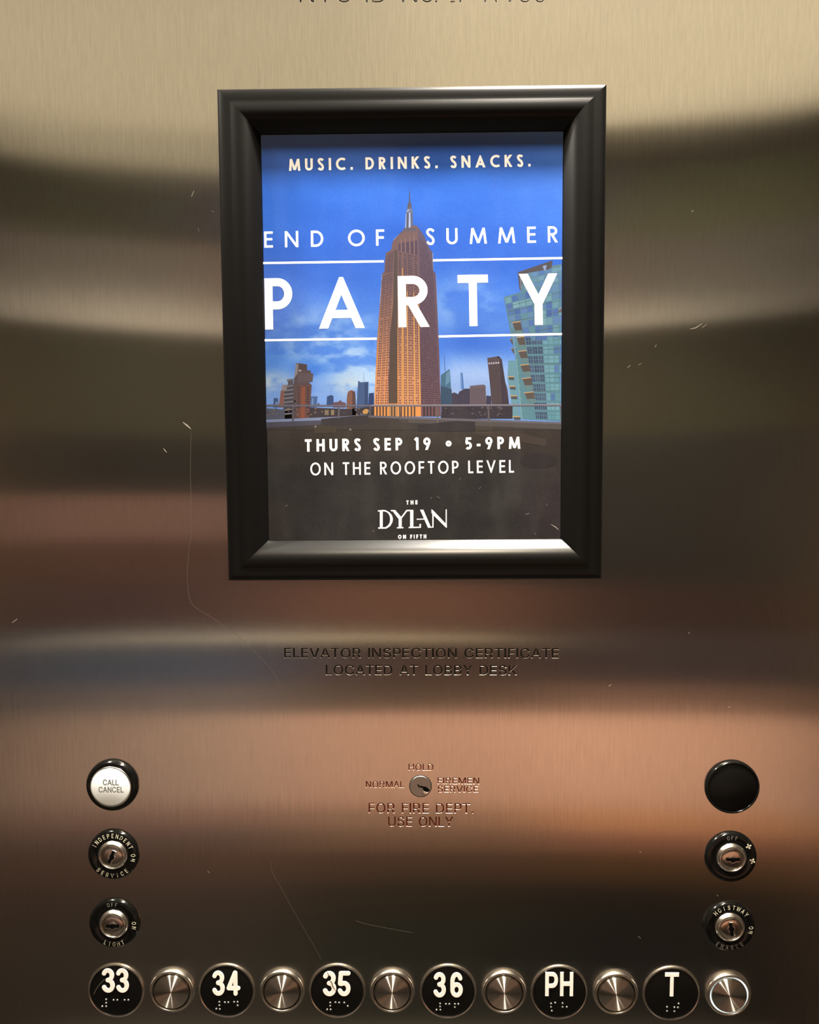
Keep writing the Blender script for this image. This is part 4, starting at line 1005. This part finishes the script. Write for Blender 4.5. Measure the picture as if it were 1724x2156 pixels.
def thick_outline(pts, w):
    """outline of a stroke with round ends"""
    L = []; n = len(pts)
    def nrm(i):
        a = pts[max(i - 1, 0)]; c = pts[min(i + 1, n - 1)]; dx, dy = c[0] - a[0], c[1] - a[1]; l = math.hypot(dx, dy); return (-dy / l, dx / l)
    left = [(p[0] + nrm(i)[0] * w, p[1] + nrm(i)[1] * w) for i, p in enumerate(pts)]
    right = [(p[0] - nrm(i)[0] * w, p[1] - nrm(i)[1] * w) for i, p in enumerate(pts)]
    def cap(p, nv, sgn):
        a0 = math.atan2(nv[1] * sgn, nv[0] * sgn); return [(p[0] + w * math.cos(a0 - math.pi * k / 8), p[1] + w * math.sin(a0 - math.pi * k / 8)) for k in range(1, 8)]
    q = left + cap(pts[-1], nrm(n - 1), 1) + right[::-1] + cap(pts[0], nrm(0), -1)
    return q if area(q) > 0 else q[::-1]
def numeral(ch, w=.083):
    if ch == '3': st = [arc(.245, .715, .150, .197, 158, -92, 20), arc(.245, .300, .165, .212, 92, -158, 20)]
    elif ch == '4': st = [[(.36, w), (.36, 1 - w)], [(.345, 1 - w), (.085, .30)], [(.085, .30), (.47, .30)]]
    elif ch == '5': st = [[(.42, 1 - w), (.14, 1 - w)], [(.14, 1 - w), (.105, .52)], [(.105, .50)] + arc(.25, .305, .165, .217, 118, -158, 22)]
    elif ch == '6': st = [arc(.25, .62, .165, .292, 28, 180, 16) + [(.085, .30)]]
    out = [thick_outline(p, w) for p in st]
    if ch == '6': out += [arc(.25, .30, .165 + w, .212 + w, 0, 360, 36)[:-1], arc(.25, .30, .165 - w, .212 - w, 360, 0, 36)[:-1]]
    return out
first_rim = None
for body, cx, cy, pl, tp, bs, dots, (ox, sc_) in PLATES:
    c = W(cx, cy, 0.0006)
    P = empty('floor_plate', (c.x, 0, c.z)); tag(P, DESC[body] + ' and braille dots in the bottom row', 'button label', 'floor plates in the bottom row')
    if first_rim is None:
        first_rim = turned('rim', [(.0192, .0), (.0192, .0013), (.0198, .0015), (.0203, .0012), (.0206, 0)], M['chrome_soft'], P)
        first_face = turned('face', [(.0193, .0), (.0193, .0010), (.0189, .0011), (0, .0011)], M['plate'], P)
    else:
        for s in (first_rim, first_face):
            o = s.copy(); o.parent = P; COL.objects.link(o)
    for ch, (l, r) in zip(body, pl):
        if ch in '3456': g = numeral(ch)
        else:
            g = digits_polys(ch, l, r, tp, bs, .0018, c); g = inset(g, -0.0006)
        a, b = W(l, bs, .0018), W(r, tp, .0018); g = fit(g, a.x - c.x, a.z - c.z, b.x - c.x, b.z - c.z)
        letters_obj('numeral' if body not in ('PH', 'T') else 'letter', g, M['ivory'], P, .0010, .0017, .00015)
    d0 = None
    for x, y in dots:
        w_ = W(ox + x / sc_, 2000 + y / sc_, .0014)
        if d0 is None: d0 = turned('braille_dot', [(.0008, .0009), (.0007, .0014), (.0004, .00172), (0, .0018)], M['braille'], P, 14, 80); o = d0
        else: o = d0.copy(); o.parent = P; COL.objects.link(o)
        o.location = (w_.x - c.x, 0, w_.z - c.z)
    if body == '35':
        V, F = ribbon([W(a, b, .00195) - Vector((c.x, 0, c.z)) for a, b in ((688, 2046), (693, 2055), (690, 2062), (698, 2068), (701, 2078), (707, 2086))], .0006, .0)
        mesh_obj('crack', [(v.x, -.00196, v.z) for v in V], F, M['gap'], P)
    if body == '33':
        V, F = ribbon([W(a, b, .0012) - Vector((c.x, 0, c.z)) for a, b in smooth_path([(197, 2094), (203, 2082), (212, 2070), (222, 2060)], 4)], .0005, .0)
        mesh_obj('scratch', [(v.x, -.00116, v.z) for v in V], F, M['scratch_dim'], P)

BTN = [(361.9, 2085.0, 0), (594.0, 2085.4, 1), (825.7, 2086, 0), (1061.2, 2087.7, 1), (1296, 2090.1, 0), (1533.4, 2092.6, 2)]
BL = ['round steel push button beside the plate marked 33', 'round steel push button beside the plate marked 34', 'round steel push button beside the plate marked 35',
      'round steel push button beside the plate marked 36', 'round steel push button beside the plate marked PH', 'round steel push button with lit white halo beside the T plate']
proto = {}
for i, (cx, cy, kind) in enumerate(BTN):
    c = W(cx, cy, .0012)
    B = empty('push_button', (c.x, 0, c.z)); tag(B, BL[i], 'button', 'push buttons in the bottom row')
    specs = [('bezel', [(.0163, 0), (.0163, .0008), (.0161, .0020), (.0156, .0030), (.0149, .0035), (.0143, .0035), (.0139, .0032), (.0137, .0025), (.0137, .0)], M['chrome_soft']),
             ('halo', [(.0137, .0010), (.0110, .0010)], M['ring_light'] if kind == 2 else M['gap']),
             ('cap', [(.0127, .0006), (.0127, .0032 if kind != 1 else .0028), (.0123, .0037 if kind != 1 else .0033), (.0119, .0038 if kind != 1 else .0034), (0, .0038 if kind != 1 else .0034)], M['spun'])]
    for nm, prof, mt in specs:
        key = (nm, kind if nm != 'bezel' else 0)
        if key in proto: o = proto[key].copy(); o.parent = B; COL.objects.link(o)
        else: o = proto[key] = turned(nm, prof, mt, B, 96, 50)
        if nm == 'halo' and kind == 2: o['label'] = 'glowing white halo'

# ------------------------------------------------------------------ call cancel button and the blank cover
c = W(235.7, 1654.0, .002)
B = empty('call_cancel_button', (c.x, 0, c.z)); tag(B, 'white round button lettered CALL CANCEL in a black bezel', 'button')
turned('bezel', [(.0186, 0), (.0186, .001), (.0183, .0024), (.0176, .0036), (.0166, .0042), (.0156, .0042), (.0150, .0036), (.0150, .001)], M['black'], B, 96, 60)
turned('chrome_ring', [(.0149, .001), (.0149, .0042), (.0146, .0047), (.0142, .0048), (.0139, .0044), (.0139, .001)], M['chrome'], B, 96, 60)
turned('cap', [(.0138, .001), (.0138, .0046), (.0134, .0052), (.0130, .0054), (0, .0054)], M['white_cap'], B, 96, 40)
for body, l, tp, r, bs in (('CALL', 217, 1641.6, 249.2, 1653.2), ('CANCEL', 208, 1656.8, 259.4, 1668.4)):
    a, b = W(l, bs, .00542), W(r, tp, .00542)
    g = inset(fit(glyph_outlines(body, 3), a.x - c.x, a.z - c.z, b.x - c.x, b.z - c.z), -0.00016)
    letters_obj('lettering', g, M['grey_ink'], B, .00542, .00542)
c = W(1541.8, 1657.6, .0015)
B = empty('blank_cover', (c.x, 0, c.z)); tag(B, 'blank round glossy black cover disc at the upper right of the panel', 'cover')
turned('rim', [(.0191, 0), (.0191, .0010), (.0189, .0022), (.0184, .0030), (.0178, .0032), (.0173, .0028), (.0172, .001)], M['black'], B, 96, 60)
turned('face', [(.0172, .001), (.0172, .0024), (.0168, .0027), (0, .0028)], M['plate'], B, 96, 60)

# ------------------------------------------------------------------ key switches
def arc_text(body, r, mid, step, parent, mat, size, outward=True, h=.00312, cond=.72):
    """letters round the ring; angles clockwise from the top, degrees"""
    polys = []
    n = len(body)
    for i, ch in enumerate(body):
        a = mid + (i - (n - 1) / 2) * step * (1 if outward else -1)
        if ch == ' ': continue
        g = glyph_outlines(ch, 3); gw = max(p[0] for q in g for p in q) - min(p[0] for q in g for p in q); gh = bbox(glyph_outlines('H', 3))[3]
        w_ = gw / gh * size * cond
        g = fit(g, -w_ / 2, -size / 2, w_ / 2, size / 2); g = inset(g, -size * .012)
        t_ = math.radians(a); ux, uz = math.cos(t_), -math.sin(t_); vx, vz = math.sin(t_), math.cos(t_)
        if not outward: ux, uz, vx, vz = -ux, -uz, -vx, -vz
        ox, oz = r * math.sin(t_), r * math.cos(t_)
        polys += [[(ox + ux * x + vx * y, oz + uz * x + vz * y) for x, y in q] for q in g]
    return letters_obj('lettering', polys, mat, parent, h, h)
def slot_polys(L, w_, rot):
    base = [(-L / 2, -w_ / 2), (-.0016, -w_ / 2), (-.0012, -w_ / 2 - .0009), (.0012, -w_ / 2 - .0009), (.0016, -w_ / 2), (L / 2, -w_ / 2), (L / 2, w_ / 2), (-L / 2, w_ / 2)]
    c_, s_ = math.cos(math.radians(rot)), math.sin(math.radians(rot))
    return [[(x * c_ - y * s_, x * s_ + y * c_) for x, y in base]]
kproto = {}
def key_switch(cx, cy, rot, label, texts):
    c = W(cx, cy, .0012)
    B = empty('key_switch', (c.x, 0, c.z)); tag(B, label, 'key switch', 'key switches in black rings')
    specs = [('ring', [(.0184, 0), (.0184, .0008), (.0182, .0016), (.0176, .0025), (.0168, .0030), (.0160, .0031), (.0118, .0031), (.0114, .0028), (.0114, .001)], M['black']),
             ('collar', [(.0113, .001), (.0113, .0020), (.0111, .0025), (.0106, .0032), (.0101, .0039), (.0096, .0045), (.0092, .0049), (.0088, .0051), (.0085, .0051), (.0083, .0049), (.0081, .0045), (.0080, .0038), (.0080, .002)], M['chrome']),
             ('cylinder', [(.0079, .002), (.0079, .0040), (.0076, .0045), (.0070, .0047), (.0050, .0049), (0, .0050)], M['core'])]
    for nm, prof, mt in specs:
        if nm in kproto: o = kproto[nm].copy(); o.parent = B; COL.objects.link(o)
        else: o = kproto[nm] = turned(nm, prof, mt, B, 96, 50)
        if nm == 'cylinder': cyl = o
    # keyway: a round pin surround and the black slot with a bright lower lip
    k = 'kw'
    if k not in kproto:
        o = kproto[k] = turned('keyway_surround', [(.0027, .0049), (.0027, .0052), (.0022, .0053), (.0019, .0051)], M['chrome'], cyl, 40, 60)
        lip = letters_obj('keyway_lip', [[(x - .0001, y - .00055) for x, y in slot_polys(.0104, .0026, 0)[0]]], M['chrome'], cyl, .0049, .00536, .0002); kproto['lip'] = lip
        s_ = letters_obj('keyhole', slot_polys(.0100, .0022, 0), M['hole'], cyl, .0052, .00542); kproto['slot'] = s_
        parts = [o, lip, s_]
    else:
        parts = []
        for q in ('kw', 'lip', 'slot'):
            o = kproto[q].copy(); o.parent = cyl; COL.objects.link(o); parts.append(o)
    for o in parts[1:]: o.rotation_euler = (0, -math.radians(rot), 0)
    for a in texts:
        arc_text(*a[:4], B, M[a[4]], *a[5:])
    return B
key_switch(238.8, 1798.9, 68, 'key switch in a black ring lettered INDEPENDENT SERVICE and ON', [('INDEPENDENT', .0147, 2, 12.6, 'letter', .0031), ('ON', .0149, 96, 13.5, 'letter', .0031), ('SERVICE', .0149, 182, 14.2, 'letter', .0031, False)])
key_switch(240.9, 1943.3, 0, 'key switch in a black ring lettered LIGHT and ON', [('OFF', .0149, -2, 11, 'letter_faint', .0028), ('ON', .0149, 93, 13, 'letter', .0031), ('LIGHT', .0149, 180, 12.5, 'letter', .0031, False)])
FANK = key_switch(1538.4, 1804.2, 0, 'key switch in a black ring with two small white fan symbols', [('OFF', .0149, 0, 11, 'letter_faint', .0028)])
key_switch(1535.0, 1949.9, 100, 'key switch in a black ring lettered HOISTWAY ENABLE and ON', [('HOISTWAY', .0149, 2, 13.6, 'letter', .0031), ('ON', .0149, 97, 13, 'letter', .0031), ('ENABLE', .0150, 180, 14, 'letter_faint', .0031, False)])
# fan symbols
for ang_, rr in ((53, .0146), (98, .0148)):
    t_ = math.radians(ang_); ox, oz = rr * math.sin(t_), rr * math.cos(t_); polys = []
    for k in range(4):
        a = math.radians(k * 90 + (20 if ang_ < 60 else 60)); pts = [(0, .0001), (.0006, .0005), (.0013, .0008), (.0019, .0006), (.0021, -.0001), (.0017, -.0005), (.0008, -.0002)]
        polys.append([(ox + x * math.cos(a) - y * math.sin(a), oz + x * math.sin(a) + y * math.cos(a)) for x, y in pts])
    V, F = [], []
    for p in polys:
        b = len(V); V += [(x, -.00314, z) for x, z in p]; F.append(tuple(range(b, b + len(p))))
    mesh_obj('fan_symbol', V, F, M['letter'], FANK)

# fire department switch in the middle
c = W(885.1, 1655.5, .0005)
B = empty('fire_key_switch', (c.x, 0, c.z)); tag(B, 'small flush key lock between the red words NORMAL and FIREMEN SERVICE', 'key switch')
turned('surround', [(.0081, 0), (.0081, .00035), (.0078, .0005), (.0076, .0003), (.0076, 0)], M['gap'], B, 72, 50)
cyl = turned('cylinder', [(.0076, 0), (.0076, .0007), (.0074, .0009), (0, .0009)], M['lockface'], B, 72, 40)
def z8(x, y): v = W(740 + x / 5.7467, 1580 + y / 5.7467, .001); return (v.x - c.x, v.z - c.z)
letters_obj('keyhole', [[z8(*p) for p in ((795, 415), (810, 410), (822, 432), (848, 428), (866, 436), (900, 440), (944, 472), (936, 496), (905, 502), (880, 490), (862, 470), (858, 452), (832, 450), (806, 440))]], M['hole'], cyl, .0009, .00095)
letters_obj('key_glint', [[z8(*p) for p in ((862, 490), (880, 500), (922, 512), (938, 500), (918, 528), (895, 538), (872, 522))]], M['chrome'], cyl, .0009, .0012, .0001)  # highlight beside the slot, shaped as a small chrome piece
